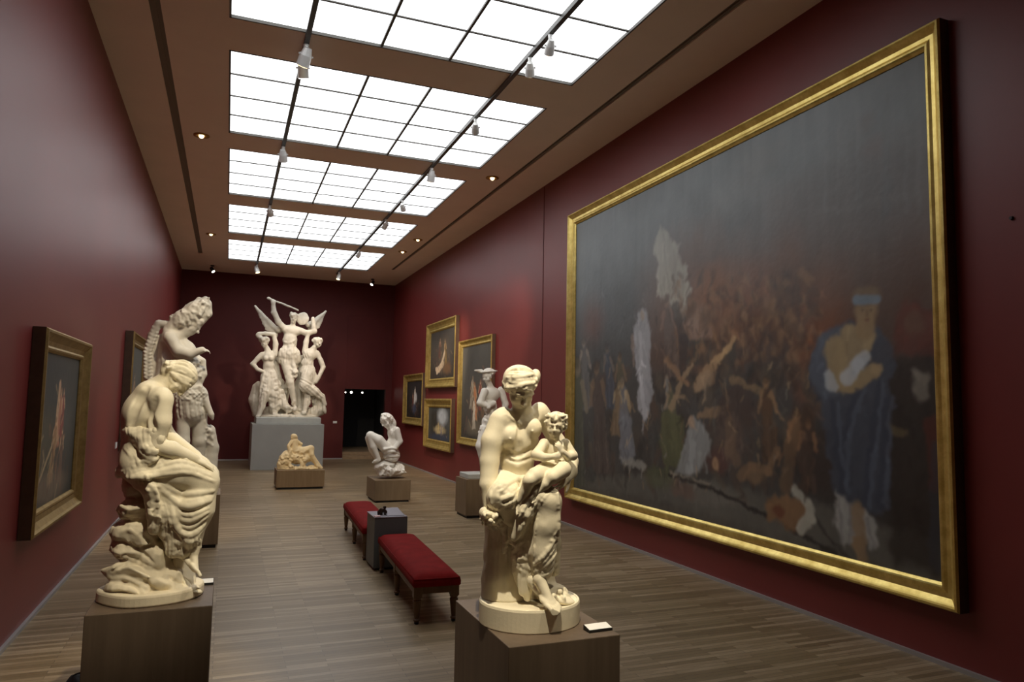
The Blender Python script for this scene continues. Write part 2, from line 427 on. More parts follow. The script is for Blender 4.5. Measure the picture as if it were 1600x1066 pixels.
# ================================================================== SCULPTING (distance field -> one smooth surface)
def _smin(a, b, k):
    if k <= 0: return np.minimum(a, b)
    h = np.maximum(k-np.abs(a-b), 0)/k
    return np.minimum(a, b) - h*h*h*k/6
class Sculpt:
    """u, v: where in the photo a joint is seen; third number: depth in the same unit, behind (+) or in front of (-) the middle plane y0"""
    def __init__(s, y0, sc, uv, dep, h):
        s.y0, s.sc, s.h = y0, sc, h
        pts = np.array([s.P((u, v, d)) for u in (uv[0], uv[2]) for v in (uv[1], uv[3]) for d in dep])
        s.o = pts.min(0)-2*h; s.n = np.ceil((pts.max(0)-s.o)/h).astype(int)+3
        s.D = np.full(s.n, .3, np.float32)
        s.ax = [(s.o[i]+h*np.arange(s.n[i])).astype(np.float32) for i in range(3)]
    def P(s, p):
        return at(p[0], p[1], s.y0+(p[2] if len(p) > 2 else 0)/s.sc)
    def win(s, lo, hi):
        a = np.clip(((np.asarray(lo)-s.o)/s.h).astype(int), 0, s.n-1)
        b = np.clip(((np.asarray(hi)-s.o)/s.h).astype(int)+2, 1, s.n)
        if np.any(b <= a): return None
        sl = tuple(slice(a[i], b[i]) for i in range(3))
        X = s.ax[0][sl[0]][:, None, None]; Y = s.ax[1][sl[1]][None, :, None]; Z = s.ax[2][sl[2]][None, None, :]
        return sl, X, Y, Z
    def put(s, sl, d, k, sub=False):
        if sub: s.D[sl] = -_smin(-s.D[sl], d, k)
        else: s.D[sl] = _smin(s.D[sl], d, k)
    def capw(s, a, b, ra, rb, k, sub=False):
        R = max(ra, rb)+k+2*s.h
        w = s.win(np.minimum(a, b)-R, np.maximum(a, b)+R)
        if w is None: return
        sl, X, Y, Z = w
        ab = b-a; L = float(ab@ab)+1e-12
        t = np.clip(((X-a[0])*ab[0]+(Y-a[1])*ab[1]+(Z-a[2])*ab[2])/L, 0, 1)
        d = np.sqrt((X-a[0]-t*ab[0])**2+(Y-a[1]-t*ab[1])**2+(Z-a[2]-t*ab[2])**2)-(ra+(rb-ra)*t)
        s.put(sl, d.astype(np.float32), k, sub)
    def ellw(s, c, r, Rm, k, sub=False):
        """r radii along the rows of Rm"""
        r = np.asarray(r, float); Rm = np.asarray(Rm, float)
        ext = np.sqrt(((Rm*r[:, None])**2).sum(0))+k+2*s.h
        w = s.win(c-ext, c+ext)
        if w is None: return
        sl, X, Y, Z = w
        dx, dy, dz = X-c[0], Y-c[1], Z-c[2]
        q = [(dx*Rm[i, 0]+dy*Rm[i, 1]+dz*Rm[i, 2])/r[i] for i in range(3)]
        k0 = np.sqrt(q[0]**2+q[1]**2+q[2]**2)
        k1 = np.sqrt((q[0]/r[0])**2+(q[1]/r[1])**2+(q[2]/r[2])**2)+1e-9
        s.put(sl, (k0*(k0-1)/k1).astype(np.float32), k, sub)
    # --- in photo units
    def cap(s, a, b, ra, rb=None, k=5, sub=False):
        rb = ra if rb is None else rb
        s.capw(s.P(a), s.P(b), ra/s.sc, rb/s.sc, k/s.sc, sub)
    def chain(s, pts, k=5, sub=False):
        for p, q in zip(pts, pts[1:]): s.cap(p[:3], q[:3], p[3], q[3], k, sub)
    def ell(s, c, r, rot=0, yaw=0, k=5, sub=False):
        """radii (across, up, depth); rot turns in the picture plane (degrees, anticlockwise), yaw about the vertical"""
        a = math.radians(rot); b = math.radians(yaw)
        ex = np.array([math.cos(a), 0, math.sin(a)]); ez = np.array([-math.sin(a), 0, math.cos(a)]); ey = np.array([0, 1., 0])
        Y = np.array([[math.cos(b), math.sin(b), 0], [-math.sin(b), math.cos(b), 0], [0, 0, 1]])
        Rm = np.array([ex@Y, ez@Y, ey@Y])
        s.ellw(s.P(c), np.array(r)/s.sc, Rm, k/s.sc, sub)
    def rock(s, c, r, rot=0, seed=0, k=2, n=16):
        rng = np.random.RandomState(seed); a = math.radians(rot)
        Rm = np.array([[math.cos(a), 0, math.sin(a)], [-math.sin(a), 0, math.cos(a)], [0, 1., 0]])
        c = s.P(c); r = np.array(r)/s.sc; K = k/s.sc
        ext = np.sqrt(((Rm*r[:, None])**2).sum(0))*1.5+K+2*s.h
        w = s.win(c-ext, c+ext)
        if w is None: return
        sl, X, Y, Z = w; dx, dy, dz = X-c[0], Y-c[1], Z-c[2]
        q = [(dx*Rm[i, 0]+dy*Rm[i, 1]+dz*Rm[i, 2])/r[i] for i in range(3)]
        d = np.sqrt(q[0]**2+q[1]**2+q[2]**2)-1.02
        for _ in range(n):
            v = rng.normal(size=3); v /= np.linalg.norm(v)
            d = np.maximum(d, v[0]*q[0]+v[1]*q[1]+v[2]*q[2]-rng.uniform(.66, .9))
        s.put(sl, (d*min(r)).astype(np.float32), K)
    def cut_below(s, z, k=0):
        Z = s.ax[2][None, None, :]
        s.D = np.maximum(s.D, (z-Z).astype(np.float32))
    def noise(s, amp, cell, seed=0, oct=2):
        rng = np.random.RandomState(seed)
        for o_ in range(oct):
            c = cell/2**o_; a = amp/2**o_
            dims = [int((s.n[i]*s.h)/c)+3 for i in range(3)]
            g = rng.uniform(-1, 1, dims).astype(np.float32)
            for i in range(3):
                t = (np.arange(s.n[i])*s.h/c); i0 = t.astype(int); f = (t-i0).astype(np.float32); f = f*f*(3-2*f)
                sh = [1, 1, 1]; sh[i] = -1
                g = np.take(g, i0, axis=i)*(1-f.reshape(sh))+np.take(g, i0+1, axis=i)*f.reshape(sh)
            s.D += g*a
    def snap(s, u, v, off=0, rng=None):
        """first surface point seen along the line of sight"""
        d = ray(u, v)
        t0, t1 = (s.ax[1][0])/d[1], (s.ax[1][-1])/d[1]
        st = s.h*.5/np.linalg.norm(d)
        t = np.arange(t0, t1, st)
        p = CPOS+t[:, None]*d
        ix = np.rint((p-s.o)/s.h).astype(int)
        ok = np.all((ix >= 0) & (ix < s.n), axis=1)
        if not ok.any(): return None
        dd = np.where(ok, s.D[tuple(np.clip(ix, 0, s.n-1).T)], 1)
        hit = np.nonzero(dd < 0)[0]
        if len(hit) == 0: return None
        return p[hit[0]]+off/s.sc*d/np.linalg.norm(d)
    @staticmethod
    def curve(pts, n):
        P = np.asarray(pts, float)
        if len(P) == 2: return P[0]+(P[1]-P[0])*np.linspace(0, 1, n)[:, None]
        Q = np.vstack([2*P[0]-P[1], P, 2*P[-1]-P[-2]])
        out = []
        for t in np.linspace(0, len(P)-1-1e-6, n):
            i = int(t); f = t-i
            a, b, c, d = Q[i], Q[i+1], Q[i+2], Q[i+3]
            out.append(.5*((2*b)+(-a+c)*f+(2*a-5*b+4*c-d)*f*f+(-a+3*b-3*c+d)*f**3))
        return np.array(out)
    def fold(s, pts, r, k=None, sub=False, sink=.25, taper=True, step=3.0):
        """a ridge (or a groove) laid on the surface along a line"""
        k = r*1.2 if k is None else k
        P = np.asarray(pts, float)
        L = np.sqrt(((P[1:]-P[:-1])**2).sum(1)).sum()
        n = max(3, int(L/step)+1)
        c = s.curve(P, n)
        hits = [s.snap(u, v, sink*r) for u, v in c]
        for i in range(n-1):
            if hits[i] is None or hits[i+1] is None: continue
            if np.linalg.norm(hits[i]-hits[i+1])*s.sc > step*3.5: continue
            def rr(j):
                if not taper: return r
                t = j/(n-1); return r*(.35+.65*min(1, 4*t, 4*(1-t)))
            s.capw(hits[i], hits[i+1], rr(i)/s.sc, rr(i+1)/s.sc, k/s.sc, sub)
    def folds(s, A, C, n, r, jit=.25, rv=.3, seed=1, grooves=True, **kw):
        rng = random.Random(seed); m = 10
        a = s.curve(A, m); c = s.curve(C, m)
        cur = []
        for i in range(n):
            t = i/(n-1) if n > 1 else .5
            t += rng.uniform(-jit, jit)/max(1, n-1)
            t0 = t; t1 = t+rng.uniform(-jit, jit)/max(1, n-1)
            tt = np.linspace(t0, t1, m)[:, None]
            cur.append((a*(1-tt)+c*tt, r*(1+rng.uniform(-rv, rv))))
        if grooves:
            for (p, q), (p2, q2) in zip(cur, cur[1:]): s.fold((p+p2)/2, r*.8, r*.6, sub=True, sink=-.12)
        for p, q in cur: s.fold(p, q, **kw)
    def lumps(s, c, spread, n, r, seed=0, depth=0, k=2):
        rng = random.Random(seed)
        for i in range(n):
            a = rng.uniform(0, 2*PI); q = math.sqrt(rng.random())
            p = s.snap(c[0]+spread[0]*q*math.cos(a), c[1]+spread[1]*q*math.sin(a))
            if p is None: continue
            s.ellw(p, np.array([r*rng.uniform(.6, 1.3), r*rng.uniform(.6, 1.2), r])/s.sc, np.eye(3), k/s.sc)
    def curls(s, c, spread, n, r, seed=0, k=1.5, ln=3):
        """locks of hair laid on the surface"""
        rng = random.Random(seed)
        for i in range(n):
            a = rng.uniform(0, 2*PI); q = math.sqrt(rng.random())
            u = c[0]+spread[0]*q*math.cos(a); v = c[1]+spread[1]*q*math.sin(a)
            b = rng.uniform(0, 2*PI); pts = [(u, v)]
            for j in range(3):
                b += rng.uniform(.5, 1.3); u += ln*math.cos(b); v += ln*math.sin(b); pts.append((u, v))
            s.fold(pts, r, k, step=max(1.2, ln*.5))
    # --- anatomy
    def head(s, c, R, fwd, up, k=.12, face=True):
        """c centre (world), R half of the head height in metres"""
        f = np.array(fwd, float); f /= np.linalg.norm(f)
        u = np.array(up, float); u -= f*(u@f); u /= np.linalg.norm(u)
        r = np.cross(f, u)
        F = np.array([r, u, f]); K = k*R
        W = lambda x, y, z: c+R*(x*r+y*u+z*f)
        E = lambda p, q, kk=K, sub=False: s.ellw(W(*p), np.array(q)*R, F, kk, sub)
        C = lambda p, q, a, b, kk=K, sub=False: s.capw(W(*p), W(*q), a*R, b*R, kk, sub)
        E((0, .22, -.12), (.70, .76, .86)); E((0, -.32, .18), (.50, .60, .55), K*2); E((0, -.80, .50), (.20, .18, .18), K*2)
        if face:
            E((.33, .04, .80), (.20, .13, .16), K, True); E((-.33, .04, .80), (.20, .13, .16), K, True)
            C((-.45, .22, .62), (-.12, .20, .76), .07, .08); C((.45, .22, .62), (.12, .20, .76), .07, .08)
            E((.31, .03, .62), (.15, .11, .13), K*.4); E((-.31, .03, .62), (.15, .11, .13), K*.4)
            C((0, .18, .76), (0, -.22, .98), .06, .12, K); E((0, -.25, .88), (.19, .10, .14))
            E((.33, -.30, .46), (.24, .26, .24), K*2); E((-.33, -.30, .46), (.24, .26, .24), K*2)
            E((0, -.47, .70), (.20, .06, .11), K*.5); E((0, -.60, .69), (.17, .07, .11), K*.5)
            C((-.2, -.53, .80), (.2, -.53, .80), .025, .025, K*.3, True)
        for sg in (-1, 1):
            E((sg*.70, -.02, -.10), (.08, .24, .15), K*.5)
        return W
    def hand(s, wr, d, nrm, L, curl=.5, k=.0, thumb=1, spread=.10, r=1.0):
        """wr wrist (world), d direction of the fingers, nrm back-of-hand normal, L hand length in metres"""
        d = np.array(d, float); d /= np.linalg.norm(d)
        n = np.array(nrm, float); n -= d*(n@d); n /= np.linalg.norm(n)
        sd = np.cross(d, n)*thumb
        F = np.array([sd, d, n])
        s.ellw(wr+d*L*.27, np.array([.22, .32, .11])*L*r, F, .05*L)
        s.ellw(wr+d*L*.10, np.array([.15, .20, .12])*L*r, F, .08*L)
        for i, (o, l) in enumerate(((.17, .44), (.06, .50), (-.06, .46), (-.17, .36))):
            p = wr+d*L*.50+sd*o*L*r-(abs(o)*.2)*d*L
            dd = d+sd*o*spread*4; nn = n.copy(); rr = .058*L*r
            for j, q in enumerate((.42, .32, .26)):
                a = curl*(.5+.35*j)
                dd2 = dd*math.cos(a)-nn*math.sin(a); nn = nn*math.cos(a)+dd*math.sin(a); dd = dd2/np.linalg.norm(dd2)
                e = p+dd*l*q*L; s.capw(p, e, rr, rr*.88, .012*L); p = e; rr *= .88
        p = wr+d*L*.14+sd*.15*L*r; dd = d*.62+sd*.72-n*.28; dd /= np.linalg.norm(dd)
        for q, a in ((.20, .075), (.16, .065), (.13, .055)):
            e = p+dd*q*L; s.capw(p, e, a*L*r, a*.88*L*r, .03*L); p = e; dd = dd*.9+d*.35; dd /= np.linalg.norm(dd)
    def foot(s, ank, d, up, L, side=1):
        """ank ankle (world), d heel-to-toe direction, L foot length"""
        d = np.array(d, float); d /= np.linalg.norm(d)
        u = np.array(up, float); u -= d*(u@d); u /= np.linalg.norm(u); sd = np.cross(d, u)*side
        F = np.array([sd, d, u])
        b = ank-u*.20*L
        s.ellw(b-d*.16*L+u*.03*L, np.array([.12, .16, .14])*L, F, .06*L)
        s.capw(ank, b+d*.36*L+u*.02*L, .125*L, .085*L, .06*L)
        s.ellw(b+d*.36*L-u*.02*L, np.array([.17, .20, .085])*L, F, .06*L)
        s.capw(b-d*.12*L-u*.02*L, b+d*.40*L-u*.03*L, .09*L, .08*L, .05*L)
        for i, (o, l, r) in enumerate(((.12, .30, .052), (.045, .29, .036), (-.02, .26, .034), (-.08, .22, .032), (-.135, .17, .03))):
            p = b+d*.44*L+sd*o*L-u*.03*L
            e = p+d*l*.5*L+u*.02*L; s.capw(p, e, r*L, r*L, .012*L)
            s.capw(e, e+d*l*.45*L-u*.03*L, r*L, r*1.05*L, .012*L)
    # --- surface
    def build(s, name, m, parent, blur=1):
        D = s.D
        for _ in range(blur):
            for i in range(3):
                a = np.roll(D, 1, i); b = np.roll(D, -1, i); D = .25*a+.5*D+.25*b
        D[0], D[-1], D[:, 0], D[:, -1], D[:, :, 0], D[:, :, -1] = .1, .1, .1, .1, .1, .1
        ins = D < 0
        c8 = np.array([(i, j, k) for i in (0, 1) for j in (0, 1) for k in (0, 1)])
        nx, ny, nz = [x-1 for x in D.shape]
        cnt = np.zeros((nx, ny, nz), np.int8)
        for i, j, k in c8: cnt += ins[i:i+nx, j:j+ny, k:k+nz]
        act = np.argwhere((cnt > 0) & (cnt < 8))
        V = np.array([D[act[:, 0]+i, act[:, 1]+j, act[:, 2]+k] for i, j, k in c8])
        pos = np.zeros((len(act), 3)); num = np.zeros(len(act))
        for a in range(8):
            for b in range(a+1, 8):
                if np.abs(c8[a]-c8[b]).sum() != 1: continue
                x = (V[a] < 0) != (V[b] < 0)
                t = np.where(x, V[a]/np.where(x, V[a]-V[b], 1), 0)
                pos += x[:, None]*(c8[a]+t[:, None]*(c8[b]-c8[a])); num += x
        pos = act+pos/num[:, None]
        vid = np.full((nx, ny, nz), -1, np.int32); vid[tuple(act.T)] = np.arange(len(act))
        F = []
        for ax_ in range(3):
            sl0 = [slice(None)]*3; sl1 = [slice(None)]*3
            sl0[ax_] = slice(0, -1); sl1[ax_] = slice(1, None)
            x0 = ins[tuple(sl0)]; x1 = ins[tuple(sl1)]
            e = np.argwhere(x0 != x1)
            o1, o2 = [(1, 2), (2, 0), (0, 1)][ax_]
            e = e[(e[:, o1] > 0) & (e[:, o2] > 0) & (e[:, o1] < [nx, ny, nz][o1]) & (e[:, o2] < [nx, ny, nz][o2])]
            a1 = np.zeros(3, int); a1[o1] = 1; a2 = np.zeros(3, int); a2[o2] = 1
            q = np.stack([vid[tuple((e-a1-a2).T)], vid[tuple((e-a2).T)], vid[tuple(e.T)], vid[tuple((e-a1).T)]], 1)
            inside0 = x0[tuple(e.T)]
            q = np.where(inside0[:, None], q, q[:, ::-1])
            F.append(q)
        F = np.concatenate(F); F = F[(F >= 0).all(1)]
        po = np.array(parent_origin(parent)) if parent is not None else np.zeros(3)
        co = s.o+pos*s.h-po
        me = bpy.data.meshes.new(name)
        me.vertices.add(len(co)); me.vertices.foreach_set('co', co.astype(np.float32).ravel())
        me.loops.add(len(F)*4); me.loops.foreach_set('vertex_index', F.astype(np.int32).ravel())
        me.polygons.add(len(F)); me.polygons.foreach_set('loop_start', np.arange(0, len(F)*4, 4, dtype=np.int32))
        me.polygons.foreach_set('use_smooth', np.ones(len(F), bool))
        me.update(calc_edges=True); me.validate()
        me.materials.append(m)
        o = bpy.data.objects.new(name, me); COL.objects.link(o)
        if parent is not None: o.parent = parent
        return o
# ================================================================== PEDESTALS
def pedestal(name, x0, x1, y0, y1, h, mat, label, cat='pedestal', foot=.05, group='display pedestals'):
    root = empty(name, ((x0+x1)/2, (y0+y1)/2, 0), label, cat, group)
    bm = B(); box(bm, x0, x1, y0, y1, foot, h); finish('body', bm, mat, root, bevel=.004)
    if foot:
        i = .03; bm = B(); box(bm, x0+i, x1-i, y0+i, y1-i, 0, foot); finish('recessed_base', bm, M['black'], root)
    return root
def label_block(x, y, z, label, rot=.1):
    root = empty('name_plate', (x, y, z), label, 'label')
    bm = B(); vs = [(-.065, -.03, .0), (.065, -.03, .0), (.065, .03, 0), (-.065, .03, 0), (-.065, -.03, .012), (.065, -.03, .012), (.065, .03, .024), (-.065, .03, .024)]
    q = Matrix.Rotation(rot, 4, 'Z')
    v = [bm.verts.new(q@Vector(c)+Vector((x, y, z))) for c in vs]
    for f in ((3, 2, 1, 0), (4, 5, 6, 7), (0, 1, 5, 4), (1, 2, 6, 5), (2, 3, 7, 6), (3, 0, 4, 7)): bm.faces.new([v[i] for i in f])
    finish('block', bm, M['black'], root)
    bm = B(); n = Vector((0, -.196, .98)); up = .002
    v = [bm.verts.new(q@(Vector(c)+n*up)+Vector((x, y, z))) for c in ((-.063, -.028, .0125), (.063, -.028, .0125), (.063, .028, .0236), (-.063, .028, .0236))]
    bm.faces.new(v)
    finish('card', bm, M['card'], root)
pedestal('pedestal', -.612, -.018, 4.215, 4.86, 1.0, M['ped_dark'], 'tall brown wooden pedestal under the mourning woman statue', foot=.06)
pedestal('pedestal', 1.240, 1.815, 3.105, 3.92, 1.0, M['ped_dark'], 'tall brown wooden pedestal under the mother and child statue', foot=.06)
label_block(-.085, 4.70, 1.0, 'small white name card on black wedge beside the mourning woman statue', 0)
label_block(1.745, 3.20, 1.0, 'small white name card on black wedge beside the mother and child statue', .05)

# ================================================================== MOURNING WOMAN SEATED ON A ROCK
def mourning_woman():
    Y0, S_ = 4.5, 279.
    root = empty('seated_woman_statue', (-.31, 4.5, 1.0), 'cream plaster statue of a seated woman bowing her head on a rock', 'statue')
    # oval base and rock seat
    bm = B(); lathe(bm, -.335, 4.50, [(.97, 1.0), (1.0, 1.008), (1.0, 1.05), (.985, 1.062), (.95, 1.066)], 64, sx=.262, sy=.235)
    for v in bm.verts:
        a = math.atan2(v.co.y-4.5, v.co.x+.335); v.co.x += .006*math.sin(5*a+1); v.co.y += .006*math.sin(4*a)
    finish('oval_base', bm, M['plaster_rock'], root, smooth=False, bevel=.004)
    R = Sculpt(Y0, S_, (150, 725, 335, 955), (-75, 75), .005)
    for q, (c, r, rot) in enumerate((((220, 758, 0), (32, 22, 40), 4), ((220, 795, -4), (34, 24, 40), -8), ((234, 790, 6), (26, 60, 38), 0),
                      ((224, 830, 0), (44, 26, 46), -4), ((220, 856, 4), (44, 22, 46), -12), ((242, 865, 6), (38, 50, 44), -10),
                      ((222, 890, 0), (52, 24, 52), -6), ((222, 915, 0), (56, 24, 56), -4), ((256, 900, 0), (42, 32, 46), 12), ((262, 925, 0), (60, 16, 54), 0),
                      ((300, 922, -8), (22, 12, 30), -10), ((278, 905, 0), (26, 24, 32), 20))):
        R.rock(c, r, rot, 20+q, k=5, n=12)
    for p in ([(172, 800), (205, 812), (238, 808)], [(182, 775), (212, 780)], [(170, 850), (195, 848), (228, 868), (240, 880)], [(172, 893), (205, 880), (250, 893)],
              [(185, 905), (210, 915), (222, 930)], [(225, 905), (245, 925)], [(262, 900), (285, 915)], [(205, 825), (235, 845), (248, 865)], [(172, 868), (200, 872), (230, 884)]):
        R.fold(p, 2.6, 3, sub=True, sink=-.1)
    for p in ([(182, 786), (205, 800)], [(180, 818), (220, 822)], [(178, 860), (215, 880), (240, 890)], [(172, 903), (200, 905), (232, 922)], [(262, 925), (300, 912)]):
        R.fold(p, 2.6, 4)
    R.noise(.006, .06, 3, 3)
    R.cut_below(1.05)
    R.build('rock_seat', M['plaster_rock'], root)
    # flesh
    F = Sculpt(Y0, S_, (175, 545, 350, 930), (-75, 75), .0042)
    F.ell((224, 708, 0), (34, 30, 46), 20, k=10)
    F.ell((221, 678, 0), (28, 32, 44), -6, k=12)
    F.ell((226, 645, 0), (32, 40, 52), -14, k=14)
    F.ell((240, 618, 0), (27, 22, 52), -28, k=12)
    F.ell((250, 655, 0), (17, 26, 36), -10, k=10)
    F.ell((258, 652, -22), (9, 11, 12), 0, k=8); F.ell((259, 652, 20), (9, 11, 12), 0, k=8)
    F.ell((252, 624, -46), (17, 19, 18), 0, k=10); F.ell((236, 616, 48), (15, 16, 16), 0, k=9)
    F.chain([(252, 628, -50, 16), (250, 660, -54, 15.5), (242, 694, -54, 12)], k=7)
    F.chain([(243, 697, -54, 12.5), (268, 703, -50, 12.5), (303, 717, -40, 8)], k=6)
    F.chain([(236, 620, 48, 14), (262, 680, 52, 11), (306, 712, 20, 8)], k=6)
    F.hand(F.P((303, 717, -39)), (.85, .20, -.42), (.35, -.2, .9), .16, .35, thumb=-1)
    F.hand(F.P((306, 712, 18)), (.8, -.1, -.45), (.3, .1, .9), .155, .35)
    F.chain([(246, 607, 4, 18), (262, 596, 2, 15.5), (272, 594, 0, 14)], k=9)   # neck
    F.fold([(230, 604), (213, 632), (203, 662)], 4, 10, sub=True, sink=-.2)
    F.fold([(243, 622), (233, 650), (240, 672)], 3.5, 10, sub=True, sink=-.2)
    F.head(F.P((281, 590, 0)), .098, (.30, -.22, -.93), (.93, -.12, .32))
    # hair: cap, bun, locks
    F.ellw(F.P((281, 584, 0)), (.098, .074, .070), np.array([[.88, 0, -.47], [0, 1, 0], [.47, 0, .88]]), .012)
    F.ell((264, 572, -4), (10, 9, 13), 0, k=3)
    F.ell((260, 582, 0), (9, 12, 17), 20, k=4)
    F.folds([(268, 566), (290, 566), (309, 586)], [(264, 592), (280, 600), (306, 606)], 9, 2.0, seed=4)
    F.fold([(268, 582), (281, 594), (302, 606)], 3.4, 2); F.fold([(264, 590), (275, 602), (292, 611)], 2.8, 2)
    F.curls((265, 574), (10, 9), 18, 1.7, 3); F.curls((270, 604), (10, 6), 12, 1.6, 5)
    # shanks and feet
    F.chain([(322, 755, -24, 18), (308, 810, -24, 16), (302, 862, -30, 9)], k=6)
    F.foot(F.P((302, 866, -30)), (.62, -.55, -.60), (.72, .2, .66), .19)
    F.chain([(318, 752, 22, 18), (290, 820, 8, 16), (277, 890, -10, 9)], k=6)
    F.foot(F.P((280, 898, -14)), (.80, -.50, -.30), (.2, 0, 1), .20, -1)
    F.build('figure', M['plaster'], root)
    # dress
    G = Sculpt(Y0, S_, (175, 645, 350, 885), (-80, 80), .0042)
    G.ell((224, 718, 0), (34, 34, 54), 10, k=10)
    G.ell((214, 694, 0), (22, 30, 46), -4, k=10)
    G.ell((222, 676, -6), (28, 14, 48), -10, k=8)
    G.chain([(225, 728, -30, 31), (276, 735, -30, 29), (316, 750, -26, 24)], k=14)
    G.chain([(225, 728, 26, 31), (280, 730, 26, 27), (320, 744, 22, 22)], k=14)
    G.chain([(228, 732, 0, 30), (312, 750, 0, 26)], k=12)
    G.chain([(317, 756, -26, 23), (306, 795, -30, 26), (294, 838, -30, 20)], k=12)
    G.chain([(317, 752, 14, 20), (308, 795, 12, 24), (298, 828, 8, 18)], k=12)
    G.chain([(258, 760, -26, 24), (263, 800, -28, 23), (264, 830, -28, 16)], k=12)
    G.chain([(276, 800, -30, 22), (280, 842, -30, 15)], k=8)
    G.chain([(270, 842, -28, 14), (272, 860, -28, 12)], k=4); G.chain([(284, 846, -30, 13), (286, 862, -30, 11)], k=4); G.chain([(299, 842, -28, 12), (301, 856, -28, 10)], k=4)
    # sleeve cloth gathered round the arm and the low back
    G.chain([(198, 655, -4, 6), (206, 668, -30, 6), (226, 675, -48, 6), (243, 674, -60, 6), (255, 668, -54, 6)], k=4)
    G.chain([(212, 682, -38, 12), (230, 690, -50, 13), (246, 686, -54, 12)], k=8)
    G.chain([(230, 700, -58, 12), (236, 716, -58, 8)], k=6)
    # knotted cloth hanging at the hip
    G.chain([(222, 752, -40, 14), (238, 762, -46, 15), (244, 800, -40, 13), (240, 828, -38, 8)], k=7)
    G.chain([(190, 738, -10, 9), (214, 734, -40, 10), (240, 722, -48, 9)], k=6)
    G.chain([(190, 736, -6, 8), (186, 742, 10, 6)], k=5)
    G.folds([(191, 700), (204, 718), (200, 734)], [(222, 702), (240, 716), (258, 716)], 8, 2.0, seed=2)
    G.folds([(188, 738), (228, 728), (262, 706), (300, 708)], [(200, 748), (240, 744), (290, 738), (334, 752)], 7, 3.0, seed=3)
    G.folds([(252, 756), (288, 772), (334, 766)], [(254, 796), (292, 846), (318, 828)], 8, 3.4, seed=5, jit=.2)
    G.folds([(238, 768), (250, 800), (246, 838)], [(268, 792), (276, 822), (290, 838)], 6, 2.4, seed=7)
    G.folds([(259, 846), (260, 872)], [(311, 838), (312, 866)], 11, 2.0, seed=8, step=2)
    G.folds([(196, 662), (200, 682)], [(256, 668), (252, 700)], 13, 2.2, seed=9, step=2)
    G.folds([(222, 696), (236, 716)], [(252, 690), (244, 712)], 6, 2.0, seed=10, step=2)
    G.folds([(222, 748), (236, 784), (232, 826)], [(240, 752), (250, 790), (246, 828)], 5, 2.6, seed=12, jit=.5)
    G.curls((232, 758), (10, 8), 10, 2.2, 6, ln=5); G.curls((236, 800), (8, 20), 12, 2, 8, ln=5)
    G.noise(.0015, .03, 2, 1)
    G.build('dress', M['plaster'], root)
mourning_woman()
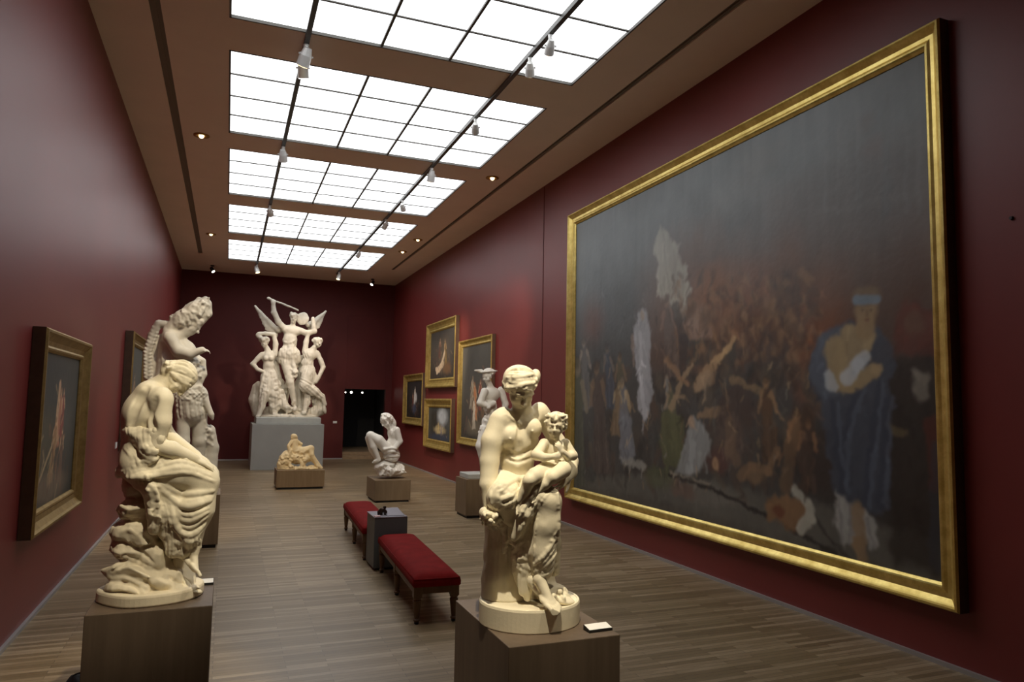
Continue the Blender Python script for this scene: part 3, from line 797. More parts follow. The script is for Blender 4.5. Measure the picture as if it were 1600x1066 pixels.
# ================================================================== MOTHER WITH A CHILD ON HER KNEE
def mother_and_child():
    Y0, S_ = 3.5, 299.
    root = empty('mother_and_child_statue', (1.49, 3.46, 1.0), 'cream plaster statue of a seated mother holding a small child on her knee', 'statue')
    bm = B()
    lathe(bm, 1.49, 3.46, [(.985, 1.0), (1.0, 1.004), (1.0, 1.10), (.985, 1.112), (.955, 1.112), (.94, 1.106)], 72, sx=.26, sy=.24)
    finish('round_base', bm, M['plaster'], root, smooth=False, bevel=.002)
    K = Sculpt(Y0, S_, (735, 740, 925, 985), (-75, 75), .0055)   # stump
    K.chain([(790, 800, 22, 34), (785, 860, 20, 28), (784, 905, 16, 31), (790, 945, 12, 42)], k=10)
    K.chain([(820, 790, 24, 34), (826, 860, 20, 34), (830, 940, 20, 44)], k=12)
    K.ell((868, 934, -34), (30, 8, 34), -14, k=6); K.ell((862, 926, -18), (26, 14, 26), 0, k=6)
    K.lumps((872, 925), (22, 12), 26, 4.0, 5, k=3)
    K.folds([(766, 812), (764, 860), (758, 920)], [(800, 820), (800, 870), (800, 930)], 5, 1.8, seed=3, rv=.6)
    K.noise(.003, .05, 7, 2)
    K.cut_below(1.104)
    K.build('stump', M['plaster'], root)
    F = Sculpt(Y0, S_, (738, 570, 910, 965), (-95, 70), .0042)
    F.ell((806, 748, 12), (36, 28, 30), 0, k=10)
    F.ell((808, 718, 2), (28, 28, 23), 0, k=12)
    F.ell((810, 688, 4), (33, 32, 25), 0, k=12)
    F.ell((813, 658, 8), (37, 20, 21), 8, k=12)
    F.ell((787, 655, 4), (16, 19, 16), 0, k=10); F.ell((843, 645, 8), (15, 17, 15), 0, k=9)
    F.ell((797, 682, -11), (15, 16, 13), 0, k=9); F.ell((832, 670, -13), (15, 17, 14), 0, k=8)
    F.ell((832, 674, -27), (1.8, 1.8, 1.8), 0, k=2); F.ell((797, 686, -24), (1.8, 1.8, 1.8), k=2)
    F.fold([(812, 668), (811, 700), (809, 722)], 2.6, 8, sub=True, sink=-.3)
    F.ell((809, 727, -21), (2, 2.6, 3), 0, k=2.5, sub=True)
    F.fold([(786, 702), (808, 712), (832, 700)], 2.2, 6, sub=True, sink=-.2)
    F.fold([(790, 716), (808, 722), (830, 716)], 1.6, 4, sub=True, sink=-.2)
    F.chain([(781, 659, 2, 17.5), (769, 690, -2, 16.5), (765, 722, -6, 14.5)], k=9)
    F.chain([(765, 722, -6, 14.5), (763, 758, -14, 13), (764, 794, -20, 8.5)], k=6)
    F.hand(F.P((764, 792, -20)), (.12, -.25, -.95), (-.75, -.6, 0), .15, .7, thumb=1)
    F.chain([(848, 650, 10, 14), (870, 690, 8, 13), (893, 722, -14, 11)], k=7)
    F.chain([(893, 720, -14, 10.5), (893, 738, -30, 9), (886, 748, -44, 7)], k=5)
    F.hand(F.P((889, 742, -40)), (-.75, -.5, -.35), (.3, -.8, .3), .14, .7, thumb=-1)
    F.chain([(816, 650, 2, 16), (815, 622, -4, 14.5)], k=9)
    F.fold([(790, 648), (808, 660), (812, 664)], 2.4, 4); F.fold([(840, 642), (824, 656), (817, 664)], 2.4, 4)
    hc = F.P((813, 607, -12))
    F.head(hc, .103, (.04, -.70, -.70), (0, -.70, .70))
    F.ellw(F.P((813, 594, -6)), (.092, .074, .096), np.array([[1, 0, 0], [0, -.55, .83], [0, .83, .55]]), .012)
    F.ell((835, 590, 4), (9, 14, 12), -15, k=4); F.ell((793, 600, 0), (7, 12, 12), 0, k=4)
    F.folds([(790, 592), (806, 598), (838, 592)], [(796, 580), (812, 577), (838, 582)], 6, 2.0, seed=4)
    F.fold([(788, 602), (800, 606), (820, 601), (840, 598)], 3.0, 3)
    F.fold([(790, 590), (812, 590), (840, 583)], 3.2, 2)
    F.curls((790, 612), (6, 12), 12, 1.7, 3); F.curls((838, 602), (6, 14), 14, 1.8, 5); F.curls((812, 610), (20, 3), 14, 1.6, 8)
    F.chain([(852, 880, -55, 12), (843, 905, -62, 8.5)], k=5)
    F.foot(F.P((843, 906, -62)), (.30, -.72, -.42), (0, -.3, 1), .245)
    F.build('mother_figure', M['plaster'], root)
    # child
    C = Sculpt(Y0, S_, (795, 635, 905, 800), (-95, 5), .004)
    C.ell((866, 706, -36), (18, 20, 14), 0, k=6); C.ell((866, 724, -38), (17, 13, 15), 0, k=6)
    C.ell((850, 694, -38), (8.5, 8.5, 8)); C.ell((883, 694, -34), (8.5, 8.5, 8))
    C.chain([(850, 694, -40, 7.5), (838, 711, -50, 8), (850, 715, -62, 6.5), (863, 714, -64, 4.5)], k=3)
    C.chain([(884, 694, -36, 7.5), (895, 712, -44, 7.5), (888, 714, -58, 6), (878, 706, -62, 4.6)], k=3)
    C.hand(C.P((863, 714, -64)), (.9, 0, .15), (0, -1, .1), .072, .5, r=1.2)
    C.hand(C.P((878, 706, -62)), (-.5, 0, .8), (0, -1, .2), .072, .5, r=1.2)
    C.chain([(858, 730, -46, 12), (836, 744, -66, 12), (826, 752, -70, 9.5)], k=4)
    C.chain([(828, 750, -70, 9.5), (820, 768, -62, 8), (812, 782, -58, 5.5)], k=3)
    C.foot(C.P((812, 783, -58)), (-.2, -.55, -.8), (0, -.7, .5), .092)
    C.chain([(876, 732, -44, 12.5), (880, 734, -62, 12), (862, 746, -74, 10)], k=4)
    C.chain([(862, 746, -74, 9.5), (852, 757, -72, 7.5), (842, 768, -68, 5.5)], k=3)
    C.foot(C.P((842, 768, -68)), (-.5, -.5, -.7), (0, -.7, .5), .092)
    C.ell((866, 683, -38), (8, 8, 8), k=5)
    hc = C.P((867, 666, -42))
    C.head(hc, .067, (-.42, -.88, -.10), (.02, 0, 1))
    C.ellw(C.P((869, 661, -38)), (.058, .052, .060), np.eye(3), .01)
    C.curls((866, 650), (15, 4), 26, 2.2, 4, ln=2.6); C.curls((882, 660), (6, 12), 26, 2.2, 9, ln=2.6)
    C.curls((851, 657), (3, 6), 6, 1.8, 2, ln=2.2)
    C.build('child_figure', M['plaster'], root)
    # drapery
    G = Sculpt(Y0, S_, (745, 715, 905, 960), (-100, 75), .0042)
    G.ell((808, 758, 16), (42, 24, 36), 0, k=8)
    G.chain([(790, 760, 4, 28), (786, 778, -34, 25)], k=12)
    G.chain([(820, 762, 4, 28), (853, 782, -58, 22)], k=12)
    G.chain([(856, 784, -58, 21), (853, 820, -58, 21), (848, 862, -56, 19), (847, 892, -54, 16)], k=8)
    G.chain([(862, 790, -40, 14), (866, 850, -36, 10), (866, 892, -34, 9)], k=8)
    G.chain([(786, 780, -34, 22), (796, 806, -30, 15)], k=10)
    G.chain([(822, 780, -40, 17), (822, 840, -42, 10), (817, 926, -40, 6)], k=8)
    G.chain([(826, 820, -40, 10), (828, 900, -40, 8), (824, 934, -40, 6)], k=6)
    G.chain([(838, 770, -56, 16), (820, 800, -54, 13), (804, 840, -46, 6)], k=8)
    G.chain([(796, 800, -28, 10), (800, 836, -26, 8), (806, 870, -20, 6), (804, 900, -12, 5)], k=5)
    G.chain([(806, 840, -30, 6), (812, 872, -26, 6), (808, 905, -16, 4), (816, 925, -18, 5)], k=4)
    for c, r in (((798, 852, -20), 5), ((808, 882, -18), 5), ((814, 900, -30), 4.5)): G.ell(c, (r*.6, r*1.4, r*2), 10, sub=True, k=3)
    # diagonal hem across the lap, bundles over the left thigh, shin folds
    G.folds([(848, 752), (826, 776), (806, 812)], [(866, 762), (836, 800), (812, 848)], 5, 2.4, seed=4)
    G.folds([(770, 796), (768, 768), (790, 748), (822, 744)], [(802, 800), (812, 780), (828, 768), (842, 756)], 8, 2.8, seed=5, jit=.2)
    G.folds([(775, 762), (790, 752)], [(788, 800), (812, 790)], 5, 1.8, seed=15)
    G.folds([(870, 828), (852, 860), (834, 880)], [(872, 880), (856, 896), (834, 906)], 6, 2.6, seed=6, jit=.2)
    G.fold([(842, 792), (836, 840), (833, 895)], 1.8)
    G.folds([(814, 830), (812, 880), (812, 928)], [(828, 830), (827, 880), (828, 930)], 5, 2.2, seed=7)
    G.fold([(871, 765), (873, 810), (871, 850)], 2.6); G.fold([(846, 760), (866, 766), (872, 780)], 3, 3)
    G.folds([(838, 748), (850, 758), (868, 758)], [(842, 760), (858, 768), (870, 772)], 3, 2, seed=9)
    G.curls((806, 862), (7, 30), 22, 2.2, 11, ln=6)
    G.noise(.0012, .03, 2, 1)
    G.build('drapery', M['plaster'], root)
    # flowers in her hand
    W = Sculpt(Y0, S_, (738, 776, 808, 884), (-70, 10), .004)
    W.ell((768, 808, -28), (14, 13, 16), 0, k=5); W.chain([(772, 812, -24, 7), (786, 822, -26, 6), (792, 840, -24, 5), (788, 862, -18, 4)], k=4)
    W.ell((756, 802, -24), (7, 9, 10), k=4)
    rng = random.Random(3)
    for i in range(52):
        u = 769+rng.gauss(0, 9); v = 808+rng.gauss(0, 9)
        p = W.snap(u, v)
        if p is not None: W.ellw(p, np.array([.011, .011, .010])*rng.uniform(.7, 1.4), np.eye(3), .003)
    W.curls((780, 820), (14, 14), 24, 1.4, 4, ln=3); W.curls((790, 845), (5, 18), 12, 1.5, 5, ln=3)
    W.build('flowers', M['plaster'], root)
mother_and_child()
# ================================================================== STATUES FARTHER DOWN THE HALL
pedestal('pedestal', -.83, -.02, 11.05, 11.85, .74, M['ped'], 'brown pedestal under the plumed statue, left side of the hall')
pedestal('pedestal', 4.12, 4.80, 12.55, 13.20, .70, M['ped'], 'brown pedestal standing near the right wall under the hatted statue')
pedestal('pedestal', 2.93, 3.68, 14.95, 15.90, .455, M['ped'], 'low brown pedestal under the crouching white statue', foot=.04)
pedestal('pedestal', 1.16, 2.245, 17.62, 18.50, .44, M['ped'], 'low wide brown pedestal in front of the grey plinth', foot=.05)
pedestal('plinth', .735, 2.80, 22.55, 24.60, 1.345, M['ped_grey'], 'large grey plinth under the winged dancers group at the far end', 'plinth', 0, None)

def plumed_figure():
    Y0, S_ = 11.45, 106.
    root = empty('plumed_standing_statue', (-.42, 11.45, .745), 'pale statue of a standing figure in a plumed helmet behind the mourning woman', 'statue')
    bm = B(); box(bm, -.72, -.055, 11.16, 11.74, .74, .90); finish('plinth_slab', bm, M['marble_base'], root, bevel=.01)
    F = Sculpt(Y0, S_, (215, 455, 352, 765), (-34, 34), .0105)
    # legs and support
    F.chain([(286, 648, -4, 11), (286, 690, -10, 9.5), (290, 735, -4, 6)], k=4)
    F.chain([(311, 645, 4, 12), (312, 690, 0, 10.5), (308, 740, 4, 6)], k=4)
    F.ell((292, 748, -8), (10, 4, 5)); F.ell((314, 750, 0), (10, 4, 5))
    F.chain([(328, 672, 6, 8), (332, 700, 8, 9), (326, 745, 8, 12)], k=6); F.curls((326, 680), (8, 16), 14, 2, 3, ln=4)
    F.chain([(278, 700, 16, 8), (280, 745, 16, 10)], k=5)
    # skirt of the tunic
    F.ell((298, 618, 0), (25, 20, 17), 0, k=6); F.chain([(294, 625, 0, 20), (298, 645, 0, 21)], k=5)
    F.folds([(272, 620), (274, 655)], [(322, 612), (328, 652)], 12, 1.8, seed=2, step=2)
    F.curls((300, 612), (22, 5), 24, 1.8, 5, ln=4); F.curls((305, 628), (20, 5), 20, 1.5, 6, ln=4)
    F.chain([(320, 625, -4, 6), (330, 648, -8, 4), (332, 655, -8, 2.5)], k=3)
    # torso
    F.ell((292, 585, 0), (21, 26, 15), 5, k=6); F.ell((284, 553, 0), (22, 24, 15), 20, k=7)
    F.ell((268, 528, 0), (15, 15, 14), 0, k=6)
    for r_ in range(7):
        for q_ in range(7):
            p = F.snap(272+7*q_+(r_ % 2)*3.5, 606+3*r_)
            if p is not None: F.ellw(p, np.array([.022, .02, .020]), np.eye(3), .004)
    F.fold([(272, 604), (295, 608), (322, 602)], 2.4, 2); F.fold([(268, 560), (285, 575), (300, 578), (308, 570)], 2, 2)
    F.fold([(262, 540), (280, 556), (296, 566)], 2.2, 2); F.curls((285, 572), (14, 8), 18, 1.5, 21, ln=3)
    # near arm reaching to the right, far arm hanging with drapery
    F.chain([(265, 527, -12, 9.5), (278, 548, -16, 9), (296, 554, -18, 7), (316, 547, -20, 5)], k=4)
    F.hand(F.P((316, 547, -20)), (1, 0, -.1), (0, -.3, 1), .16, .9)
    F.chain([(300, 556, 10, 7), (315, 565, 8, 6), (318, 585, 4, 5), (312, 600, 0, 4)], k=4)
    F.curls((305, 575), (14, 14), 26, 2.2, 9, ln=4)
    # bowed head under a shaggy crest
    F.chain([(280, 525, 0, 9), (296, 515, 0, 9)], k=6)
    F.head(F.P((302, 510, 0)), .125, (.75, -.25, -.60), (.6, 0, .8))
    F.chain([(262, 516, 0, 7), (285, 500, 0, 14), (306, 486, 0, 15), (318, 477, 0, 11)], k=6)
    F.chain([(306, 484, 0, 9), (311, 468, 0, 4)], k=3); F.chain([(318, 480, 0, 8), (321, 468, 0, 5)], k=3); F.chain([(312, 505, 0, 6), (324, 490, 0, 7), (325, 474, 0, 5)], k=4)
    rg = random.Random(8)
    for i in range(16):
        t = i/15; u = 268+54*t; v = 503-30*t+rg.uniform(-3, 3); a = rg.uniform(1.0, 1.9)
        l = rg.uniform(7, 13); F.chain([(u, v+4, rg.uniform(-6, 6), 4.2), (u+l*math.cos(a), v-l*math.sin(a), rg.uniform(-7, 7), 1.6)], k=2)
    F.folds([(262, 512), (290, 488), (313, 463)], [(285, 518), (312, 506), (326, 478)], 9, 1.9, seed=4)
    F.curls((298, 496), (26, 13), 46, 1.6, 7, ln=3.4); F.curls((315, 474), (9, 8), 14, 1.5, 8, ln=3)
    # plaited plume hanging behind
    F.chain([(264, 508, 4, 6), (248, 506, 6, 6), (237, 524, 8, 6), (231, 552, 8, 5.5), (230, 590, 8, 5)], k=2)
    F.chain([(262, 520, 6, 4), (246, 530, 10, 4), (240, 560, 10, 4), (240, 590, 10, 4)], k=2)
    for i in range(15):
        t = i/14; v = 512+78*t; u = 242-13*min(1, t*2.2)
        F.ell((u-2, v, 5), (4, 2.6, 4), -40, k=1.2); F.ell((u+5, v+3, 5), (4, 2.4, 4), 40, k=1.2)
    F.chain([(250, 600, 6, 10), (262, 570, 8, 14), (262, 540, 8, 12)], k=8)
    F.folds([(254, 545), (256, 600)], [(276, 560), (280, 610)], 6, 1.8, seed=12)
    F.noise(.003, .06, 3, 2)
    F.build('figure', M['aged'], root)
plumed_figure()

def hatted_figure():
    Y0, S_ = 12.85, 83.
    root = empty('hatted_standing_statue', (4.42, 12.85, .705), 'white marble statue of a standing figure in a brimmed hat near the right wall', 'statue')
    bm = B(); box(bm, 4.17, 4.76, 12.60, 13.14, .70, .79); finish('plinth_slab', bm, M['marble_base'], root, bevel=.01)
    F = Sculpt(Y0, S_, (722, 560, 805, 762), (-24, 24), .010)
    F.chain([(758, 672, -2, 9), (751, 697, -8, 7.5), (757, 735, -2, 4)], k=4); F.ell((752, 741, -6), (8, 2.6, 3.5))
    F.chain([(774, 672, 2, 10), (778, 705, 2, 8), (778, 740, 2, 5)], k=4); F.ell((776, 745, -4), (8, 3, 4))
    F.chain([(786, 690, 6, 8), (788, 745, 6, 10)], k=4)
    F.ell((766, 660, 0), (14, 13, 10), k=5); F.ell((766, 636, 0), (11, 14, 8.5), k=5); F.ell((768, 616, 0), (14, 12, 9), 0, k=5)
    F.chain([(757, 612, -6, 6), (750, 630, -8, 5), (762, 634, -12, 4.5), (772, 630, -12, 4)], k=3)
    F.chain([(783, 610, 2, 6), (790, 632, 0, 5), (786, 655, -4, 4)], k=3)
    F.chain([(766, 604, 0, 5), (763, 597, -1, 4.6)], k=4)
    F.head(F.P((761, 589, -2)), .12, (-.75, -.6, -.25), (-.1, 0, 1))
    F.ell((764, 582, 0), (10, 7, 9), 0, k=2); F.ell((762, 581, -1), (17, 1.8, 12), 6, k=1.5); F.chain([(752, 580, -3, 3), (742, 579, -6, 1.5)], k=3)
    F.curls((770, 588), (6, 8), 14, 1.4, 4, ln=2.5)
    F.folds([(752, 650), (762, 662), (755, 672)], [(780, 638), (790, 652), (784, 676)], 6, 1.6, seed=3)
    F.curls((764, 650), (12, 10), 20, 1.6, 6, ln=3.5); F.curls((752, 668), (5, 10), 8, 1.5, 7, ln=3)
    F.chain([(786, 615, 6, 4), (792, 650, 8, 6), (790, 700, 8, 5)], k=4)
    F.noise(.002, .05, 3, 1); F.cut_below(.785)
    F.build('figure', M['marble'], root)
hatted_figure()

def crouching_figure():
    Y0, S_ = 15.4, 72.5
    root = empty('crouching_statue', (3.27, 15.42, .46), 'white marble statue of a crouching figure hugging its knees on a low pedestal', 'statue')
    R = Sculpt(Y0, S_, (580, 712, 640, 756), (-26, 26), .008)
    R.rock((609, 737, 0), (25, 10, 22), 0, 3); R.rock((602, 728, 0), (17, 9, 16), 10, 5); R.rock((623, 733, 0), (11, 10, 14), 0, 8)
    R.noise(.010, .07, 4, 3); R.curls((608, 734), (18, 8), 20, 1.3, 3, ln=3); R.cut_below(.456)
    R.build('rock_base', M['marble'], root)
    F = Sculpt(Y0, S_, (566, 638, 636, 735), (-18, 18), .0075)
    F.ell((612, 711, 0), (13, 12, 12), 0, k=5); F.ell((614, 694, 0), (10, 14, 10), -8, k=5); F.ell((615, 677, 0), (9.5, 11, 11), 10, k=5)
    F.chain([(608, 706, -6, 8.5), (592, 688, -8, 7.5), (579, 680, -6, 6)], k=3); F.chain([(608, 706, 6, 8), (590, 690, 6, 7), (578, 684, 4, 6)], k=3)
    F.chain([(578, 681, -6, 5.8), (583, 698, -6, 5.4), (591, 716, -5, 3.4)], k=2.5); F.chain([(576, 685, 4, 5.5), (581, 702, 4, 5), (589, 718, 3, 3.4)], k=2.5)
    F.ell((589, 720, -5), (6, 2.4, 3), 10); F.ell((587, 722, 4), (6, 2.4, 3), 10)
    F.chain([(620, 672, -9, 5), (625, 690, -10, 4.4), (615, 703, -12, 3.8), (601, 702, -14, 3)], k=2.5)
    F.chain([(617, 672, 9, 5), (612, 690, 10, 4.4), (598, 700, 6, 3.4)], k=2.5)
    F.chain([(612, 672, 0, 5), (606, 664, -1, 5)], k=3)
    F.head(F.P((602, 658, -1)), .135, (-.6, -.55, -.5), (-.35, 0, .95))
    F.ell((605, 653, 0), (10.5, 7.5, 9.5), -25, k=3); F.ell((613, 661, 0), (6, 9, 8), 20, k=3)
    F.curls((604, 654), (10, 8), 34, 1.1, 4, ln=2.2); F.folds([(606, 650), (616, 662), (616, 680)], [(598, 652), (610, 668), (612, 684)], 6, 1.1, seed=4)
    F.folds([(594, 706), (612, 700), (626, 704)], [(592, 722), (610, 724), (624, 722)], 5, 1.3, seed=8)
    F.build('figure', M['marble'], root)
crouching_figure()

def beast_and_rider():
    Y0, S_ = 18.0, 65.
    root = empty('beast_and_rider_statue', (1.70, 18.05, .445), 'honey coloured small group of a reclining rider on a beast on low pedestal', 'statue')
    F = Sculpt(Y0, S_, (424, 676, 516, 745), (-18, 18), .0085)
    F.ell((470, 735, 0), (37, 4.5, 17), 0, k=3)
    F.chain([(449, 713, 0, 8.5), (464, 716, 0, 9), (482, 714, 0, 8)], k=4)
    F.chain([(450, 711, 0, 7), (443, 716, -2, 6), (437, 726, -4, 4.5)], k=4); F.ell((441, 729, -4), (7, 4, 5), 20)
    F.chain([(452, 718, -5, 4), (455, 728, -8, 3), (450, 733, -8, 2.6)], k=2); F.chain([(480, 716, -6, 5), (472, 726, -9, 3.4), (478, 733, -9, 2.6)], k=2)
    F.chain([(486, 714, -4, 5), (495, 724, -6, 3.6), (501, 733, -6, 2.6)], k=2)
    F.chain([(460, 690, 0, 5), (460, 703, 0, 6.5), (473, 705, -2, 6.2), (486, 701, -4, 5)], k=3)
    F.chain([(486, 701, -4, 4.6), (487, 711, -8, 3.6), (494, 722, -8, 3), (502, 732, -8, 2.6)], k=2)
    F.chain([(456, 690, -2, 3), (451, 697, -4, 2.6), (453, 706, -6, 2.4)], k=1.5); F.chain([(464, 690, 0, 3), (470, 694, 2, 2.5), (467, 703, 2, 2.3)], k=1.5)
    F.head(F.P((457.5, 684, 0)), .075, (-.5, -.8, .1), (0, 0, 1)); F.ell((459, 682, 0), (5, 4, 5), -20, k=1.5); F.ell((462, 684, 1), (3, 2.5, 3), -30)
    F.chain([(436, 733, -4, 3.5), (452, 734, -8, 3), (470, 732, -10, 3.4), (492, 733, -8, 3)], k=2)
    F.ell((486, 730, -4), (5, 3, 5)); F.ell((446, 722, -4), (6, 7, 6), 20, k=3)
    F.curls((462, 716), (20, 8), 40, 1.3, 3, ln=3); F.curls((442, 720), (6, 8), 12, 1.2, 4, ln=2); F.curls((470, 730), (34, 4), 24, 1.2, 5, ln=3)
    for c in ((465, 726, -8), (483, 725, -8), (458, 724, -9)): F.ell(c, (3, 3, 6), 0, sub=True, k=2)
    F.noise(.005, .05, 4, 2); F.cut_below(.441)
    F.build('figure_group', M['terracotta'], root)
beast_and_rider()

def winged_dancers():
    Y0, S_ = 23.6, 49.5
    root = empty('winged_dancers_statue', (1.78, 23.6, 1.348), 'tall pale stone group of dancers round a winged figure with one arm raised', 'statue')
    bm = B(); box(bm, .84, 2.72, 22.72, 24.45, 1.345, 1.545); finish('plinth_slab', bm, M['marble_base'], root, bevel=.015)
    F = Sculpt(Y0, S_, (390, 462, 516, 668), (-34, 34), .017)
    # rocks and drapery at the foot
    F.ell((450, 652, 0), (46, 6, 30), 0, k=3); F.rock((448, 642, 6), (20, 12, 16), 0, 3); F.rock((478, 644, 8), (18, 10, 16), 0, 4); F.rock((424, 644, 8), (16, 11, 16), 0, 5)
    F.chain([(400, 605, 4, 6), (398, 625, 6, 9), (402, 645, 8, 8)], k=4); F.chain([(437, 598, 8, 7), (436, 635, 8, 10)], k=4); F.chain([(468, 598, 8, 7), (468, 635, 8, 10)], k=4); F.chain([(428, 560, 6, 5), (434, 590, 6, 6)], k=3); F.chain([(472, 560, 6, 5), (470, 595, 6, 6)], k=3)
    F.chain([(440, 618, -10, 5), (443, 632, -14, 7), (450, 640, -16, 5)], k=2); F.ell((440, 613, -12), (4.5, 5, 4.5), k=1); F.chain([(456, 560, -10, 3), (461, 580, -14, 4), (458, 592, -14, 3)], k=2)
    F.folds([(428, 600), (430, 640)], [(446, 600), (446, 640)], 5, 1.3, seed=31, step=2); F.folds([(462, 600), (462, 640)], [(476, 600), (478, 640)], 5, 1.3, seed=32, step=2)
    F.ell((404, 602, 0), (5, 6, 6))
    # middle figure
    F.chain([(446, 566, -6, 7.5), (454, 598, -16, 5.8), (460, 632, -12, 3.4)], k=1.5); F.chain([(460, 568, 2, 7), (450, 602, 2, 5), (446, 634, 4, 3.2)], k=1.5)
    F.ell((460, 639, -17), (4, 2.5, 6)); F.ell((446, 641, -2), (4, 2.5, 6)); F.ell((452, 554, -3), (17, 13, 12), 0, k=3)
    F.ell((452, 552, -2), (13, 14, 10), 0, k=4); F.ell((453, 532, -2), (11, 14, 8.5), 0, k=4); F.ell((456, 517, -1), (14, 9, 8.5), -5, k=4)
    F.chain([(438, 562, -2, 6), (452, 568, -4, 8), (466, 562, -2, 6)], k=4)
    F.chain([(445, 514, -2, 5.2), (435, 503, -4, 4.6), (428, 488, -5, 4), (427, 474, -6, 3)], k=2.5); F.ell((426.5, 471, -6), (3.6, 3.6, 3.6))
    F.chain([(420, 466.5, -6, 1.6), (444, 476, -6, 1.5), (466, 485, -7, 1.5)], k=.8); F.ell((421, 467, -6), (3, 1.8, 2), -20)
    F.chain([(466, 516, -2, 5), (480, 521, -6, 4.5), (491, 518, -8, 4), (489, 498, -8, 3)], k=2.5)
    F.chain([(457, 512, -2, 3.8), (458, 504, -3, 3.6)], k=2)
    F.head(F.P((459, 498, -4)), .165, (-.1, -.98, -.05), (.05, 0, 1)); F.ell((459, 493, -2), (7, 4.6, 6.5), 0, k=1.5); F.curls((459, 492), (7, 4), 18, 1.1, 3, ln=2)
    F.ell((473, 498, -3), (10, 10.5, 2.6), 0, yaw=-20, k=1)
    # wings
    for q in ([(428, 516, 10), (398.7, 479)], [(490, 508, 10), (509, 487)]):
        (a, b) = q; n = 9
        for i in range(n):
            t = i/(n-1)
            tip = (b[0]+(a[0]-b[0])*t*.55, b[1]+(a[1]-b[1])*t*.25+26*t*(1 if a[0] < 450 else .75), 16-4*t)
            st = (a[0]+(3 if a[0] < 450 else -6)*t, a[1]-6+14*t, 10)
            F.chain([(st[0], st[1], 10, 3.4), tip+(1.4,)], k=1.2)
        F.chain([(a[0]+8*(1 if a[0] < 450 else -1), a[1], 6, 5), (a[0], a[1]-4, 10, 4), (b[0], b[1], 16, 1.6)], k=2)
    # left dancer
    F.head(F.P((413.5, 536, -12)), .15, (-.25, -.95, -.1), (.1, 0, 1)); F.ell((413, 531, -11), (8, 5, 7), 10, k=1.5); F.curls((412, 530), (8, 4), 18, 1.3, 5, ln=2)
    F.chain([(416, 543, -11, 4), (419, 550, -11, 5)], k=3)
    F.ell((419, 558, -11), (10, 10, 7), -5, k=4); F.ell((420, 572, -11), (8.5, 10, 7), 0, k=4); F.ell((420, 585, -11), (11, 11, 8.5), 0, k=4)
    F.ell((415, 560, -17), (3.6, 3.8, 3.4), k=2); F.ell((423, 560, -17), (3.6, 3.8, 3.4), k=2)
    F.chain([(410, 554, -11, 4.4), (402, 561, -12, 3.8), (395, 569, -13, 3.5), (402, 577, -15, 3), (409, 580, -16, 2.8)], k=2)
    F.chain([(429, 555, -10, 4.2), (431, 538, -9, 3.8), (428, 523, -9, 3.4), (415, 521, -11, 3), (404, 522, -11, 3)], k=2); F.ell((404, 525, -11), (3.6, 4, 3))
    F.chain([(416, 590, -12, 9), (414, 615, -18, 7.5), (409, 636, -20, 4.6), (404, 650, -22, 3)], k=3); F.ell((402, 653, -24), (4.5, 2.4, 6))
    F.chain([(424, 590, -10, 9.5), (427, 615, -14, 8.5), (428, 640, -12, 7)], k=4); F.chain([(432, 600, -4, 7), (432, 630, -4, 8)], k=4)
    F.folds([(414, 580), (408, 605), (402, 640)], [(430, 580), (434, 610), (436, 645)], 8, 1.7, seed=3, step=2)
    F.folds([(398, 600), (394, 634)], [(410, 605), (408, 640)], 5, 1.2, seed=5, step=2)
    # right dancer
    F.head(F.P((496, 537, -12)), .15, (.35, -.92, .1), (-.1, 0, 1)); F.ell((496, 533, -10), (8, 6, 7), -10, k=1.5); F.curls((498, 533), (8, 6), 18, 1.3, 6, ln=2)
    F.chain([(491, 543, -11, 4), (488, 548, -10, 5)], k=3)
    F.ell((484, 555, -10), (11, 10, 7.5), 10, k=4); F.ell((480, 568, -10), (9, 9, 7), 0, k=4); F.ell((481, 580, -10), (12, 11, 9), 0, k=4)
    F.chain([(495, 552, -10, 4.6), (501, 563, -11, 3.9), (505, 574, -12, 3.5), (499, 588, -14, 3), (494, 597, -14, 2.8)], k=2)
    F.chain([(476, 550, -10, 4.4), (478, 536, -8, 4), (481, 524, -7, 3.4)], k=2)
    F.chain([(480, 586, -12, 10), (476, 603, -18, 7.5), (492, 612, -16, 6.5), (503, 620, -14, 4.6), (508, 632, -14, 3)], k=3); F.ell((507, 640, -14), (2.8, 7, 3.4), 12, k=2)
    F.chain([(486, 588, -8, 9), (482, 612, -8, 7), (477, 640, -16, 3.6)], k=3); F.ell((475, 646, -20), (4.5, 2.6, 6))
    F.chain([(490, 610, -2, 7), (500, 640, -2, 9), (490, 645, -4, 8)], k=4)
    F.folds([(470, 546), (478, 566), (470, 590)], [(495, 556), (492, 570), (492, 596)], 6, 1.2, seed=8, step=2); F.folds([(468, 590), (486, 600), (506, 618)], [(466, 606), (480, 622), (500, 638)], 6, 1.7, seed=9, step=2)
    F.folds([(480, 615), (478, 645)], [(504, 620), (500, 650)], 6, 1.2, seed=10, step=2)
    F.folds([(441, 535), (436, 568)], [(466, 530), (470, 566)], 9, 1.6, seed=11, step=2); F.fold([(438, 532), (452, 536), (466, 528)], 1.4)
    F.curls((461, 582), (5, 8), 16, 1.5, 12, ln=2.5); F.curls((448, 640), (30, 8), 40, 1.5, 13, ln=3.5); F.curls((440, 610), (10, 12), 16, 1.3, 14, ln=3)
    F.ell((452, 622, -2), (4, 16, 6), 0, sub=True, k=2)
    F.noise(.010, .10, 6, 2); F.cut_below(1.54)
    F.build('figure_group', M['aged'], root)
winged_dancers()
